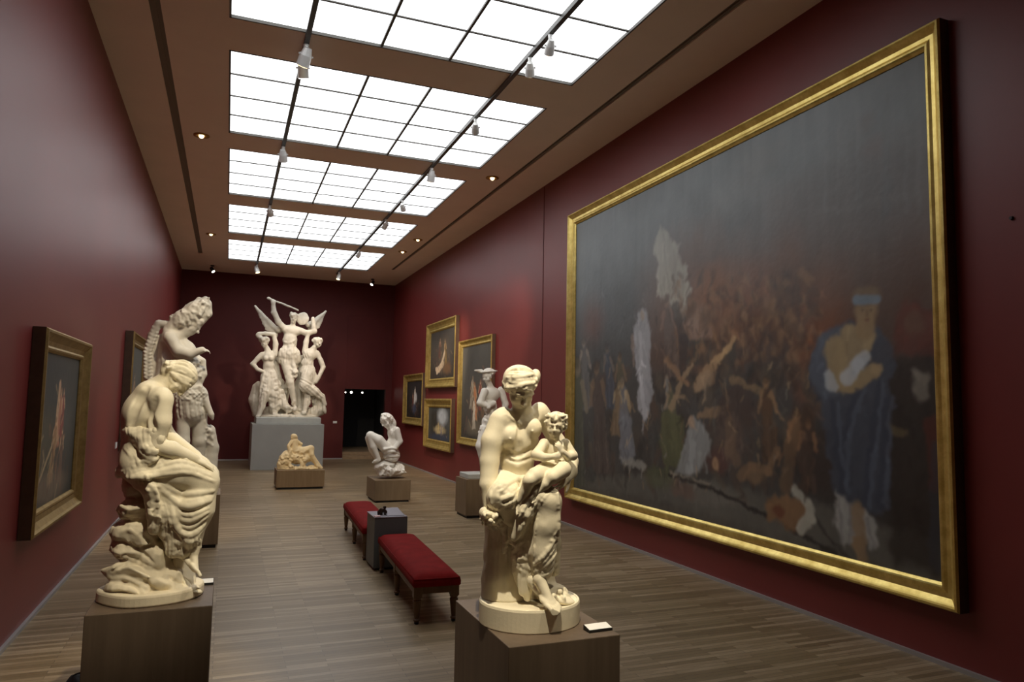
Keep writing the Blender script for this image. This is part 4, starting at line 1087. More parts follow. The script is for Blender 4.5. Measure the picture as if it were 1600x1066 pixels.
# ================================================================== BENCHES AND THE GREY CABINET
def bench(x0, x1, y0, y1, label, skew=0):
    H_ = .475
    root = empty('upholstered_bench', ((x0+x1)/2, (y0+y1)/2, 0), label, 'bench', 'red velvet benches')
    # domed cushion
    bm = B(); nx_, ny_ = 12, 40
    g = [[None]*(ny_+1) for _ in range(nx_+1)]
    prof = lambda t: 1-abs(2*t-1)**5
    for i in range(nx_+1):
        for j in range(ny_+1):
            a, b = i/nx_, j/ny_
            g[i][j] = bm.verts.new((x0+(x1-x0)*a, y0+(y1-y0)*b, H_-.055+.055*min(1, prof(a)*1.0)**.6*min(1, (1-abs(2*b-1)**20))**.6))
    for i in range(nx_):
        for j in range(ny_): bm.faces.new((g[i][j], g[i+1][j], g[i+1][j+1], g[i][j+1]))
    edge = [g[i][0] for i in range(nx_+1)]+[g[nx_][j] for j in range(1, ny_+1)]+[g[i][ny_] for i in range(nx_-1, -1, -1)]+[g[0][j] for j in range(ny_-1, 0, -1)]
    cx, cy = (x0+x1)/2, (y0+y1)/2
    prev = edge
    for dz, ex in ((-.03, .008), (-.065, .006), (-.075, -.004)):
        nw = [bm.verts.new((v.co.x+ex*(1 if v.co.x > cx else -1), v.co.y+ex*(1 if v.co.y > cy else -1), H_-.055+dz)) for v in edge]
        for k in range(len(edge)):
            m2 = (k+1) % len(edge); bm.faces.new((prev[k], nw[k], nw[m2], prev[m2]))
        prev = nw
    bm.faces.new(prev)
    finish('seat_cushion', bm, M['velvet'], root, smooth=True)
    bm = B()
    for x in (x0, x1):
        tube(bm, (x+(.004 if x == x0 else -.004), y0, H_-.056), (x+(.004 if x == x0 else -.004), y1, H_-.056), .006, n=8)
    for y in (y0, y1): tube(bm, (x0, y, H_-.056), (x1, y, H_-.056), .006, n=8)
    finish('piping', bm, M['velvet'], root, smooth=True)
    bm = B(); z1 = H_-.130; z0 = z1-.065
    box(bm, x0+.012, x0+.04, y0+.012, y1-.012, z0, z1); box(bm, x1-.04, x1-.012, y0+.012, y1-.012, z0, z1)
    box(bm, x0+.04, x1-.04, y0+.012, y0+.04, z0, z1); box(bm, x0+.04, x1-.04, y1-.04, y1-.012, z0, z1)
    finish('apron', bm, M['bench_wood'], root, bevel=.004)
    L = y1-y0
    for y in (y0+.045, y0+L/2, y1-.045):
        for x in (x0+.045, x1-.045):
            bm = B()
            lathe(bm, x, y, [(.014, .018), (.020, .022), (.030, .028), (.032, .042), (.020, .052), (.024, .065), (.040, .20), (.042, .215), (.030, .226), (.043, .24), (.043, .25)], 16)
            box(bm, x-.040, x+.040, y-.040, y+.040, .25, z1)
            lg = finish('leg', bm, M['bench_wood'], root)
            bm = B(); lathe(bm, x, y, [(.016, 0), (.022, .006), (.024, .014), (.018, .022)], 14); finish('foot_cap', bm, M['black'], lg)
    root.rotation_euler = (0, 0, -.045)
bench(1.775, 2.225, 6.76, 8.97, 'long bench with red velvet seat and turned legs, nearer the camera')
bench(1.80, 2.25, 9.64, 12.0, 'long bench with red velvet seat beyond the grey cabinet, farther from the camera')
root = empty('reading_cabinet', (1.95, 9.25, 0), 'dark grey cabinet standing between the two red benches', 'cabinet')
bm = B(); box(bm, 1.785, 2.19, 9.05, 9.56, .03, .64); finish('body', bm, M['grey_box'], root, bevel=.006)
bm = B(); box(bm, 1.81, 2.17, 9.08, 9.53, 0, .03); finish('recessed_base', bm, M['black'], root)
bm = B(); box(bm, 1.78, 2.195, 9.045, 9.565, .64, .652); finish('top_panel', bm, M['screen'], root, bevel=.003)
bm = B(); box(bm, 2.197, 2.202, 9.06, 9.55, .30, .64); finish('edge_strip', bm, M['alu'], root)
# small bronze model on the cabinet
F = Sculpt(9.22, 120., (586, 784, 609, 813), (-8, 8), .0045)
root = empty('bronze_maquette', (1.86, 9.2, .653), 'small dark bronze figurine standing on the grey cabinet', 'figurine')
F.ell((596, 808, 0), (5.5, 1.6, 6)); F.chain([(596, 807, 0, 2.6), (595, 801, 0, 2.4), (597, 797, 0, 3)], k=1.5); F.chain([(601, 807, 0, 2.4), (603, 800, 0, 2), (599, 797, 0, 3)], k=1.5)
F.ell((598, 797, 0), (4.5, 3.5, 3.5), k=2); F.ell((601, 793, 0), (2.6, 2.6, 2.6), k=1); F.chain([(595, 796, 0, 1.8), (591, 800, 0, 1.5), (591, 806, 0, 1.3)], k=1)
F.cut_below(.653)
F.build('figure', M['bronze'], root)
root = empty('folded_leaflet', (1.83, 9.12, .653), 'pale pink leaflet lying on the grey cabinet', 'leaflet')
bm = B(); box(bm, 1.79, 1.86, 9.06, 9.15, .6525, .662); finish('sheet', bm, M['pinkcard'], root)
root = empty('reading_tablet', (2.06, 9.3, .653), 'pale grey reading panel lying on top of the grey cabinet', 'tablet')
bm = B(); v = [bm.verts.new(c) for c in ((1.95, 9.10, .653), (2.17, 9.10, .653), (2.17, 9.50, .653), (1.95, 9.50, .653), (1.95, 9.10, .660), (2.17, 9.10, .660), (2.17, 9.50, .70), (1.95, 9.50, .70))]
for f in ((3, 2, 1, 0), (4, 5, 6, 7), (0, 1, 5, 4), (1, 2, 6, 5), (2, 3, 7, 6), (3, 0, 4, 7)): bm.faces.new([v[i] for i in f])
finish('panel', bm, M['screen'], root, bevel=.003)
# dark bundle at the lower left
root = empty('dark_bag', (-.86, 6.0, 0), 'black soft bag on the floor at the left edge, beside the tall pedestal', 'bag')
bm = B(); bmesh.ops.create_uvsphere(bm, u_segments=24, v_segments=14, radius=1)
for v in bm.verts:
    v.co = Vector((v.co.x*.105, v.co.y*.10, .066+max(-.066, v.co.z*.07+.008*math.sin(9*v.co.x+4*v.co.y)))) + Vector((-.86, 6.0, 0))
finish('bag_body', bm, M['cloth_dark'], root, smooth=True)
bm = B()
for i in range(12):
    a0, a1 = PI*i/12, PI*(i+1)/12
    tube(bm, (-.86+.05*math.cos(a0), 5.98, .125+.022*math.sin(a0)), (-.86+.05*math.cos(a1), 5.98, .125+.022*math.sin(a1)), .006, n=8)
finish('handle', bm, M['cloth_dark'], root, smooth=True)
# small wall labels and the sensor
def wall_tag(x0, x1, y0, y1, z0, z1, label, mat='card', name='wall_label', cat='label'):
    root = empty(name, ((x0+x1)/2, (y0+y1)/2, (z0+z1)/2), label, cat)
    bm = B(); box(bm, x0, x1, y0, y1, z0, z1); finish('card', bm, M[mat], root, bevel=.002)
wall_tag(3.56, 3.70, YB-.012, YB, 1.27, 1.35, 'small white label on the end wall between the grey plinth and the doorway')
wall_tag(XL, XL+.012, 13.02, 13.20, 1.26, 1.36, 'small white label on the left wall behind the mourning woman')
wall_tag(XR-.012, XR, 18.3, 18.6, 1.26, 1.36, 'small white label on the right wall below the gilded paintings')
root = empty('wall_sensor', (XR-.01, 3.674, 3.614), 'tiny black round knob on the red wall right of the giant painting', 'sensor')
bm = B(); tube(bm, (XR, 3.674, 3.614), (XR-.02, 3.674, 3.614), .016, .012, 16); finish('knob', bm, M['black'], root)
# lamps of the room beyond
for i, (x, s_) in enumerate(((4.20, .016), (4.42, .028), (4.84, .02))):
    root = empty('distant_lamp', (x, YB+1.6, 2.50), ('small bright lamp seen at the top of the doorway, leftmost of three', 'brightest small lamp seen at the top of the doorway, in the middle', 'small lamp seen at the top of the doorway, rightmost of three')[i], 'lamp', 'lamps beyond the doorway')
    bm = B(); tube(bm, (x, YB+1.6, 3.1), (x, YB+1.6, 2.42), .012, .012, 8); finish('stem', bm, M['black'], root)
    bm = B(); bmesh.ops.create_uvsphere(bm, u_segments=10, v_segments=8, radius=s_*1.6, matrix=Matrix.Translation((x, YB+1.58, 2.40))); finish('bulb', bm, M['lens_white'], root)
# ================================================================== PAINTINGS
class Canvas:
    """a painted picture: colour per point of a fine grid (0,0 = left bottom as seen by a visitor), sizes in metres"""
    def __init__(s, w, h, res, bg, seed=1):
        s.w, s.h, s.res = w, h, res
        s.nx, s.ny = int(w/res)+1, int(h/res)+1
        s.X = np.linspace(0, w, s.nx)[None, :]*np.ones((s.ny, 1)); s.Y = np.linspace(0, h, s.ny)[:, None]*np.ones((1, s.nx))
        s.I = np.ones((s.ny, s.nx, 3))*np.array(bg)
        s.rng = np.random.RandomState(seed)
        s.wx = s.noise(.12, 3)*.05; s.wy = s.noise(.12, 3)*.05; s.tex = s.noise(.25, 5)
    def noise(s, cell, octv=4, sx=1, sy=1):
        out = np.zeros((s.ny, s.nx)); a = 1.; tot = 0
        for o in range(octv):
            c = cell/2**o
            gx, gy = int(s.w/c*sx)+3, int(s.h/c*sy)+3
            g = s.rng.uniform(-1, 1, (gy, gx))
            fx = np.linspace(0, gx-2.001, s.nx); fy = np.linspace(0, gy-2.001, s.ny)
            ix = fx.astype(int); iy = fy.astype(int); tx = fx-ix; ty = (fy-iy)[:, None]
            tx = tx*tx*(3-2*tx); ty = ty*ty*(3-2*ty)
            r0 = g[iy][:, ix]*(1-tx)+g[iy][:, ix+1]*tx; r1 = g[iy+1][:, ix]*(1-tx)+g[iy+1][:, ix+1]*tx
            out += a*(r0*(1-ty)+r1*ty); tot += a; a *= .55
        return out/tot
    def mix(s, al, col, sl=None):
        al = al[..., None]
        if sl is None: s.I = s.I*(1-al)+np.array(col)*al
        else: s.I[sl] = s.I[sl]*(1-al)+np.array(col)*al
    def blob(s, x, y, rx, ry, col, a=.7, rot=0, soft=.5):
        c, n = math.cos(rot), math.sin(rot); R = max(rx, ry)*1.7+.1
        i0, i1 = max(0, int((x-R)/s.res)), min(s.nx, int((x+R)/s.res)+1); j0, j1 = max(0, int((y-R)/s.res)), min(s.ny, int((y+R)/s.res)+1)
        if i1 <= i0 or j1 <= j0: return
        sl = (slice(j0, j1), slice(i0, i1))
        k = min(1, (rx+ry)*2.2)
        X = s.X[sl]+s.wx[sl]*k-x; Y = s.Y[sl]+s.wy[sl]*k-y
        d = np.sqrt(((X*c+Y*n)/rx)**2+((-X*n+Y*c)/ry)**2)
        al = np.clip((1+soft*.5-d)/soft, 0, 1)*a*(1+.35*s.tex[sl]); s.mix(np.clip(al, 0, 1), col, sl)
    def stroke(s, pts, w0, w1, col, a=.85, soft=.35):
        P = np.asarray(pts, float)
        for k in range(len(P)-1):
            t0, t1 = k/(len(P)-1), (k+1)/(len(P)-1)
            ra, rb = w0+(w1-w0)*t0, w0+(w1-w0)*t1; R = max(ra, rb)*1.6+.03
            lo = np.minimum(P[k], P[k+1])-R; hi = np.maximum(P[k], P[k+1])+R
            i0, i1 = max(0, int(lo[0]/s.res)), min(s.nx, int(hi[0]/s.res)+1); j0, j1 = max(0, int(lo[1]/s.res)), min(s.ny, int(hi[1]/s.res)+1)
            if i1 <= i0 or j1 <= j0: continue
            sl = (slice(j0, j1), slice(i0, i1)); q = min(1, 8*R)*.4
            X = s.X[sl]+s.wx[sl]*q; Y = s.Y[sl]+s.wy[sl]*q; ab = P[k+1]-P[k]; L = ab@ab+1e-9
            t = np.clip(((X-P[k][0])*ab[0]+(Y-P[k][1])*ab[1])/L, 0, 1)
            d = np.sqrt((X-P[k][0]-t*ab[0])**2+(Y-P[k][1]-t*ab[1])**2)/(ra+(rb-ra)*t)
            s.mix(np.clip((1+soft*.5-d)/soft, 0, 1)*a*np.clip(1+.3*s.tex[sl], 0, 1.2).clip(0, 1), col, sl)
    def poly(s, pts, col, a=.85, soft=.03, warp=1.):
        P = np.asarray(pts, float); lo = P.min(0)-.12; hi = P.max(0)+.12
        i0, i1 = max(0, int(lo[0]/s.res)), min(s.nx, int(hi[0]/s.res)+1); j0, j1 = max(0, int(lo[1]/s.res)), min(s.ny, int(hi[1]/s.res)+1)
        if i1 <= i0 or j1 <= j0: return
        sl = (slice(j0, j1), slice(i0, i1))
        X = s.X[sl]+s.wx[sl]*warp; Y = s.Y[sl]+s.wy[sl]*warp
        ins = np.zeros(X.shape, bool); dm = np.full(X.shape, 9.)
        for k in range(len(P)):
            a_, b_ = P[k], P[(k+1) % len(P)]; ab = b_-a_; L = ab@ab+1e-9
            t = np.clip(((X-a_[0])*ab[0]+(Y-a_[1])*ab[1])/L, 0, 1)
            dm = np.minimum(dm, np.hypot(X-a_[0]-t*ab[0], Y-a_[1]-t*ab[1]))
            c1 = (a_[1] > Y) != (b_[1] > Y)
            with np.errstate(divide='ignore', invalid='ignore'): xi = a_[0]+(Y-a_[1])*(b_[0]-a_[0])/(b_[1]-a_[1]+1e-12)
            ins ^= c1 & (X < xi)
        sd = np.where(ins, dm, -dm)
        s.mix(np.clip(sd/soft+.5, 0, 1)*a*np.clip(1+.25*s.tex[sl], 0, 1), col, sl)
    def person(s, x, y, h, robe, skin, lean=0., arm=None, a=.85, dress=True):
        """a small generic figure, y at the feet"""
        t = math.sin(lean)*h
        if dress: s.poly([(x-.17*h, y), (x+.17*h, y), (x+t*.6+.10*h, y+.55*h), (x+t*.8+.12*h, y+.80*h), (x+t*.8-.12*h, y+.80*h), (x+t*.6-.09*h, y+.55*h)], robe, a, .03)
        s.stroke([(x+t*.7, y+.60*h), (x+t*.85, y+.80*h)], .085*h, .10*h, skin if not dress else robe, a)
        s.stroke([(x+t*.85-.09*h, y+.80*h), (x+t*.7-.15*h, y+.60*h)], .035*h, .028*h, skin, a)
        s.stroke([(x+t*.85+.09*h, y+.80*h), (x+t*.7+.16*h+(arm or 0)*h*.4, y+.60*h+(arm or 0)*h*.5)], .035*h, .028*h, skin, a)
        s.blob(x+t, y+.93*h, .055*h, .07*h, skin, a); s.blob(x+t, y+.965*h, .06*h, .05*h, tuple(c*.4 for c in robe), a*.7)
        for k in range(4):
            q = x+(-.11+.07*k)*h; s.stroke([(q, y+.02*h), (q+t*.4, y+.5*h)], .012*h, .008*h, tuple(min(1, c*(1.5 if k % 2 else .6)) for c in robe), .5)
    def mesh(s, origin, ex, name, mat, parent, ez=(0, 0, 1)):
        me = bpy.data.meshes.new(name)
        po = np.array(parent_origin(parent)); o = np.array(origin)-po; ex = np.array(ex, float); ez = np.array(ez, float)
        rel = s.noise(.05, 3)*.0008
        nrm = np.cross(ex, ez)
        co = o+s.X[..., None]*ex+s.Y[..., None]*ez+rel[..., None]*nrm
        n = s.nx*s.ny; me.vertices.add(n); me.vertices.foreach_set('co', co.reshape(-1).astype(np.float32))
        j, i = np.meshgrid(np.arange(s.ny-1), np.arange(s.nx-1), indexing='ij')
        a = (j*s.nx+i).ravel(); F = np.stack([a, a+1, a+1+s.nx, a+s.nx], 1).astype(np.int32)
        me.loops.add(len(F)*4); me.loops.foreach_set('vertex_index', F.ravel()); me.polygons.add(len(F)); me.polygons.foreach_set('loop_start', np.arange(0, len(F)*4, 4, dtype=np.int32))
        me.polygons.foreach_set('use_smooth', np.ones(len(F), bool))
        me.update(calc_edges=True)
        at_ = me.color_attributes.new('paint', 'FLOAT_COLOR', 'POINT')
        c = np.ones((n, 4), np.float32); c[:, :3] = np.clip(s.I, 0, 1).reshape(-1, 3); at_.data.foreach_set('color', c.ravel())
        me.materials.append(mat)
        ob = bpy.data.objects.new(name, me); COL.objects.link(ob); ob.parent = parent
        return ob
def paint_mat(name, rough):
    t = NT(name); a = t.new('ShaderNodeAttribute', attribute_name='paint')
    t.link(a.outputs['Color'], t.b.inputs['Base Color']); t.set(Roughness=rough)
    t.b.inputs['Specular IOR Level'].default_value = .5
    v = t.coords(); t.bump(t.noise(v, 30, 5, .6), .15, .004)
    return t.m
M['paint'] = paint_mat('varnished_oil_paint', .5)
PROF_BIG = [(0, 0), (0, .105), (.012, .125), (.030, .128), (.042, .108), (.055, .100), (.090, .072), (.125, .070), (.150, .080), (.168, .082), (.178, .062), (.20, .045), (.20, .03)]
def frame_prof(W, D):
    return [(0, 0), (0, D*.85), (W*.08, D), (W*.18, D), (W*.26, D*.82), (W*.5, D*.5), (W*.72, D*.42), (W*.82, D*.52), (W*.9, D*.48), (W, D*.3), (W, D*.2)]
def framed(side, y0, y1, z0, z1, prof, label, cv, gold='gold', group='gilt framed paintings'):
    sg = 1 if side == 'R' else -1
    xw = XR if side == 'R' else XL
    root = empty('framed_painting', (xw-sg*.06, (y0+y1)/2, (z0+z1)/2), label, 'painting', group)
    bm = B(); rings = []
    sub = []
    for (d0, h0), (d1, h1) in zip(prof, prof[1:]): sub.append((d0, h0))
    sub.append(prof[-1])
    for d, h in sub:
        x = xw-sg*(h+.004)
        rings.append([bm.verts.new((x, y0+d, z0+d)), bm.verts.new((x, y1-d, z0+d)), bm.verts.new((x, y1-d, z1-d)), bm.verts.new((x, y0+d, z1-d))])
    for k, (a, b) in enumerate(zip(rings, rings[1:])):
        for i in range(4):
            j = (i+1) % 4; f = bm.faces.new((a[i], a[j], b[j], b[i])); f.material_index = 1 if k == 0 else 0
    finish('gilded_frame', bm, [M[gold], M['frame_side']], root)
    W = prof[-1][0]; h = prof[-1][1]
    c = cv(y1-y0-2*W+.01, z1-z0-2*W+.01)
    x = xw-sg*(h+.006)
    if side == 'R': c.mesh((x, y1-W+.005, z0+W-.005), (0, -1, 0), 'canvas', M['paint'], root)
    else: c.mesh((x, y0+W-.005, z0+W-.005), (0, 1, 0), 'canvas', M['paint'], root)
    return root
def lin(r, g, b, k=1.0):
    f = lambda c: (c/255/12.92 if c/255 <= .04045 else ((c/255+.055)/1.055)**2.4)*k
    return (f(r), f(g), f(b))
# ---- the giant canvas
BX = XR-.04
BY1, BZ0 = 11.36-.20, .485+.20
def bp(u, v):
    """where on the giant canvas something painted is seen"""
    d = ray(u, v); t = BX/d[0]; p = CPOS+d*t
    return (BY1-p[1], p[2]-BZ0)
def big_picture(w_, h_):
    K = 2.0
    c = Canvas(w_, h_, .0105, lin(62, 62, 62, K), 5)
    L = lambda *a: lin(*a, K)
    def PL(pts, col, a=.85, soft=.04, warp=1., mod=True):
        P = [bp(*p) for p in pts]; c.poly(P, L(*col), a, soft, warp)
        if not mod: return
        Q = np.array(P); lo, hi = Q.min(0), Q.max(0); area = (hi-lo).prod(); rr = random.Random(int(pts[0][0]*7+pts[0][1]))
        for _ in range(int(min(60, 8+area*40))):
            x, y = rr.uniform(lo[0], hi[0]), rr.uniform(lo[1], hi[1]); ins = False
            for k in range(len(P)):
                (ax, ay), (bx, by) = P[k], P[(k+1) % len(P)]
                if (ay > y) != (by > y) and x < ax+(y-ay)*(bx-ax)/(by-ay): ins = not ins
            if not ins: continue
            f = rr.choice([.62, .72, .85, 1.18, 1.3]); l = rr.uniform(.05, .28)*min(1, hi[1]-lo[1]); d = rr.gauss(0, .3)
            c.stroke([(x, y), (x+l*math.sin(d), y-l*math.cos(d))], rr.uniform(.015, .045), .012, tuple(q*f for q in L(*col)), .5*a, .9)
    ST = lambda pts, w0, w1, col, a=.85, soft=.35: c.stroke([bp(*p) for p in pts], w0, w1, L(*col), a, soft)
    BL = lambda u, v, rx, ry, col, a=.8, rot=0, soft=.5: c.blob(*bp(u, v), rx, ry, L(*col), a, rot, soft)
    T = c.Y/h_; Sx = c.X/w_
    # smoky sky: grey above, darker brown below, ruddy glow on the right
    n = c.noise(1.6, 5); n2 = c.noise(.9, 5)
    c.mix(np.clip((T-.45)*2+.35*n, 0, 1)*.85, L(72, 76, 80)); c.mix(np.clip(.75-T+.4*n, 0, 1)*.9, L(44, 40, 37))
    c.mix(np.clip(1-np.abs(Sx-.02)*3+.3*n, 0, 1)*np.clip(T*1.5-.5, 0, 1)*.6, L(84, 88, 92))
    c.mix(np.clip(1.1-np.abs(T-.60)*3.4+.5*n2, 0, 1)*np.clip(Sx*2-.55+.3*n, 0, 1)*.7, L(80, 52, 34))
    c.mix(np.clip(1.0-np.abs(T-.62)*4.5+.9*n2, 0, 1)*np.clip(1-np.abs(Sx-.52)*4, 0, 1)*.6, L(112, 68, 38))
    c.mix(np.clip(n2*2-.3, 0, 1)*np.clip(.8-T, 0, 1)*.7, L(30, 26, 24))
    c.mix(np.clip(Sx*3-2.2+.2*n, 0, 1)*np.clip(.62-T, 0, .5)*2*.9, L(30, 22, 18))
    for u, v, rx, ry, col, a in ((925, 500, .35, .35, (84, 52, 42), .6), (1110, 460, .42, .30, (116, 74, 46), .55), (1180, 450, .25, .30, (98, 56, 34), .6), (1140, 510, .3, .2, (112, 76, 50), .5), (1230, 400, .22, .3, (92, 56, 34), .5),
                             (1290, 500, .3, .5, (96, 54, 28), .6), (1260, 560, .18, .45, (120, 66, 28), .6), (1420, 440, .25, .5, (70, 44, 30), .6), (1365, 230, .12, .10, (86, 50, 38), .6), (1355, 190, .10, .09, (80, 52, 42), .5), (1330, 300, .5, .5, (66, 58, 54), .5),
                             (1150, 300, .5, .22, (92, 86, 82), .35), (930, 380, .3, .3, (88, 94, 98), .4), (1250, 200, .6, .35, (80, 84, 88), .3), (1180, 250, .4, .2, (84, 70, 60), .35)):
        BL(u, v, rx, ry, col, a, soft=1.2)
    # distant facade in the smoke
    for u in (1290, 1310, 1340, 1385, 1415, 1435): ST([(u, 330), (u+1, 160+.2*(u-1290))], .025, .02, (92, 92, 92), .28)
    ST([(1280, 330), (1440, 300)], .03, .03, (84, 80, 76), .35); ST([(1385, 330), (1387, 150)], .05, .05, (58, 58, 60), .5)
    # ground
    PL([(893, 745), (1000, 742), (1060, 742), (1200, 772), (1330, 800), (1480, 850), (1480, 925), (1200, 850), (893, 775)], (74, 71, 66), .85, .08)
    PL([(893, 760), (1000, 775), (1200, 835), (1470, 915), (1470, 930), (893, 780)], (56, 52, 50), .7, .1)
    PL([(1000, 745), (1100, 752), (1180, 790), (1100, 790)], (88, 84, 78), .6, .1)
    # white plume of smoke and round building
    PL([(1033, 352), (1042, 362), (1048, 375), (1062, 382), (1060, 405), (1074, 418), (1076, 445), (1080, 452), (1072, 478), (1068, 505), (1050, 500), (1042, 470), (1028, 455), (1026, 430), (1030, 412), (1021, 395), (1024, 370)], (134, 128, 118), .9, .05)
    for q in ([(1036, 365), (1042, 430), (1050, 480)], [(1052, 392), (1058, 440), (1062, 480)], [(1066, 425), (1066, 470)]): ST(q, .02, .03, (112, 106, 98), .6)
    BL(1090, 505, .25, .22, (122, 100, 86), .8); PL([(1066, 505), (1112, 508), (1112, 530), (1066, 530)], (118, 92, 78), .7)
    PL([(1072, 532), (1150, 532), (1150, 575), (1072, 570)], (52, 50, 46), .8)
    # crowd, back to front
    rng = random.Random(5)
    for i in range(420):
        u = rng.uniform(1050, 1275); v = rng.uniform(425, 590); x, y = bp(u, v)
        q = rng.choice([(104, 76, 52), (86, 58, 40), (54, 42, 36), (118, 88, 60), (46, 38, 36), (74, 48, 34), (64, 52, 46)])
        d = rng.uniform(-1.2, 1.2); l = rng.uniform(.03, .22)
        c.stroke([(x, y), (x+l*math.sin(d), y-l*math.cos(d))], rng.uniform(.015, .06), rng.uniform(.01, .03), L(*q), .42, .9)
    for i in range(26):     # far heads and shoulders in the smoke
        u = rng.uniform(1075, 1260); v = rng.uniform(470, 580)
        BL(u, v+9, .09, .12, rng.choice([(72, 50, 38), (56, 44, 38), (86, 64, 48)]), .55, 0, 1.); BL(u, v, .045, .055, (112, 84, 62), .55, 0, .9)
    for i in range(240):
        u = rng.uniform(898, 1280); v = rng.uniform(560, 745); x, y = bp(u, v)
        q = rng.choice([(46, 41, 37), (62, 54, 47), (54, 48, 44), (76, 64, 52), (44, 45, 43), (66, 50, 41), (34, 30, 28)])
        d = rng.uniform(-1, 1); l = rng.uniform(.08, .35)
        c.stroke([(x, y), (x+l*math.sin(d), y-l*math.cos(d))], rng.uniform(.03, .11), rng.uniform(.02, .05), L(*q), .5, .9)
    def PR(u0, v0, u1, v1, robe, skin=(92, 74, 58), arm=None, dress=True, a=.8):
        x0, y0_ = bp(u0, v0); x1, y1_ = bp(u1, v1); h = math.hypot(x1-x0, y1_-y0_)
        c.person(x0, y0_, h, L(*robe), L(*skin), math.asin(max(-.9, min(.9, (x1-x0)/h))), arm, a, dress)
    PR(1050, 590, 1042, 462, (78, 64, 58), (100, 78, 66)); ST([(1055, 480), (1068, 530), (1066, 580)], .08, .10, (48, 40, 38), .8)
    PL([(990, 520), (996, 490), (1003, 480), (1012, 490), (1018, 520), (1014, 560), (1020, 610), (1010, 655), (996, 640), (998, 600), (992, 560)], (122, 120, 124), .9, .04)
    BL(1003, 492, .06, .08, (124, 108, 94), .8); ST([(1000, 520), (1002, 600), (1008, 650)], .04, .06, (140, 138, 142), .6); ST([(988, 530), (990, 570)], .05, .03, (108, 92, 82), .7)
    PR(915, 640, 912, 528, (80, 78, 78), (110, 100, 92)); PR(900, 760, 902, 560, (64, 64, 54), (100, 90, 76)); PR(940, 740, 932, 565, (64, 54, 50)); PR(955, 640, 948, 540, (56, 60, 70), (90, 80, 72)); PR(972, 660, 968, 550, (70, 64, 50))
    PR(978, 720, 972, 590, (88, 86, 90), (128, 108, 80)); PL([(966, 640), (985, 650), (992, 700), (986, 725), (970, 700)], (92, 92, 98), .8); PR(960, 680, 966, 596, (98, 80, 60), (130, 112, 84))
    PL([(968, 715), (985, 718), (1010, 725), (1005, 735), (975, 728)], (122, 118, 112), .7)
    PR(1044, 640, 1042, 585, (104, 100, 96), (126, 106, 86)); PR(1058, 700, 1046, 600, (78, 76, 58), (118, 98, 76), .4); PL([(1036, 640), (1066, 650), (1070, 720), (1040, 735), (1030, 690)], (72, 72, 48), .8)
    ST([(1048, 640), (1066, 592), (1082, 570)], .05, .03, (124, 102, 78)); ST([(1040, 560), (1062, 590), (1075, 598)], .05, .03, (118, 90, 66))
    ST([(1112, 572), (1132, 550), (1148, 528)], .05, .035, (150, 120, 84)); ST([(1090, 600), (1105, 580), (1116, 572)], .09, .06, (122, 96, 70)); BL(1100, 595, .22, .10, (126, 104, 82), .8, .3)
    ST([(1143, 590), (1175, 606), (1205, 622)], .045, .035, (110, 90, 66), .75); PR(1205, 720, 1196, 590, (74, 54, 38), (122, 94, 66)); ST([(1130, 640), (1110, 645), (1092, 650)], .06, .04, (112, 90, 68))
    BL(1150, 640, .35, .28, (60, 48, 44), .8); BL(1140, 690, .28, .30, (74, 60, 54), .8); ST([(1140, 660), (1140, 700), (1150, 720)], .08, .09, (88, 70, 56), .7); BL(1120, 720, .20, .16, (70, 46, 42), .8)
    PL([(1075, 665), (1085, 652), (1100, 665), (1112, 690), (1100, 730), (1075, 745), (1055, 735), (1068, 700)], (112, 112, 112), .85, .04); BL(1080, 660, .07, .07, (130, 108, 90), .85); ST([(1085, 690), (1075, 735)], .05, .06, (126, 126, 128), .6)
    BL(1118, 725, .07, .08, (140, 110, 82), .7); BL(1065, 765, .28, .10, (82, 64, 56), .8, -.1); BL(1030, 745, .35, .16, (66, 68, 48), .7); BL(920, 740, .25, .12, (54, 56, 54), .7)
    ST([(1160, 745), (1175, 730), (1200, 735), (1215, 700)], .08, .045, (104, 80, 58), .7); BL(1180, 745, .16, .09, (100, 78, 56), .7); PR(1240, 770, 1245, 640, (60, 40, 30), (118, 86, 58), dress=False)
    ST([(1228, 760), (1235, 700), (1262, 650)], .09, .09, (84, 64, 46), .7); BL(1262, 660, .10, .16, (52, 38, 30), .8); BL(1290, 720, .2, .35, (44, 34, 30), .7); PR(1262, 770, 1262, 655, (58, 44, 36), (112, 80, 54))
    for i in range(70):
        u = rng.uniform(905, 1270); v = rng.uniform(560, 760); d = rng.uniform(-.8, .8)
        x, y = bp(u, v); l = rng.uniform(.06, .2); c.stroke([(x, y), (x+l*math.sin(d), y-l*math.cos(d))], .012, .008, L(*rng.choice([(140, 118, 90), (44, 36, 32), (118, 96, 70), (110, 106, 100), (36, 32, 30), (96, 70, 50)])), .55)
    # fallen sword and basket
    ST([(1045, 742), (1130, 772), (1230, 822), (1310, 870)], .022, .028, (26, 22, 22), .9); ST([(1048, 739), (1110, 758)], .012, .012, (120, 110, 96), .6); ST([(1270, 800), (1300, 850), (1330, 875)], .02, .02, (36, 32, 30), .8)
    PL([(1195, 790), (1205, 775), (1240, 780), (1268, 790), (1262, 820), (1235, 828), (1200, 815)], (104, 76, 50), .9, .04); ST([(1240, 768), (1262, 785), (1268, 808), (1250, 826)], .05, .06, (134, 130, 120), .85); BL(1215, 800, .10, .08, (84, 46, 30), .8)
    # right: red draped onlooker, dark figure with a paper
    PL([(1400, 490), (1415, 470), (1440, 468), (1462, 490), (1465, 560), (1400, 550)], (80, 36, 24), .8, .06); BL(1428, 505, .09, .10, (84, 60, 44), .7)
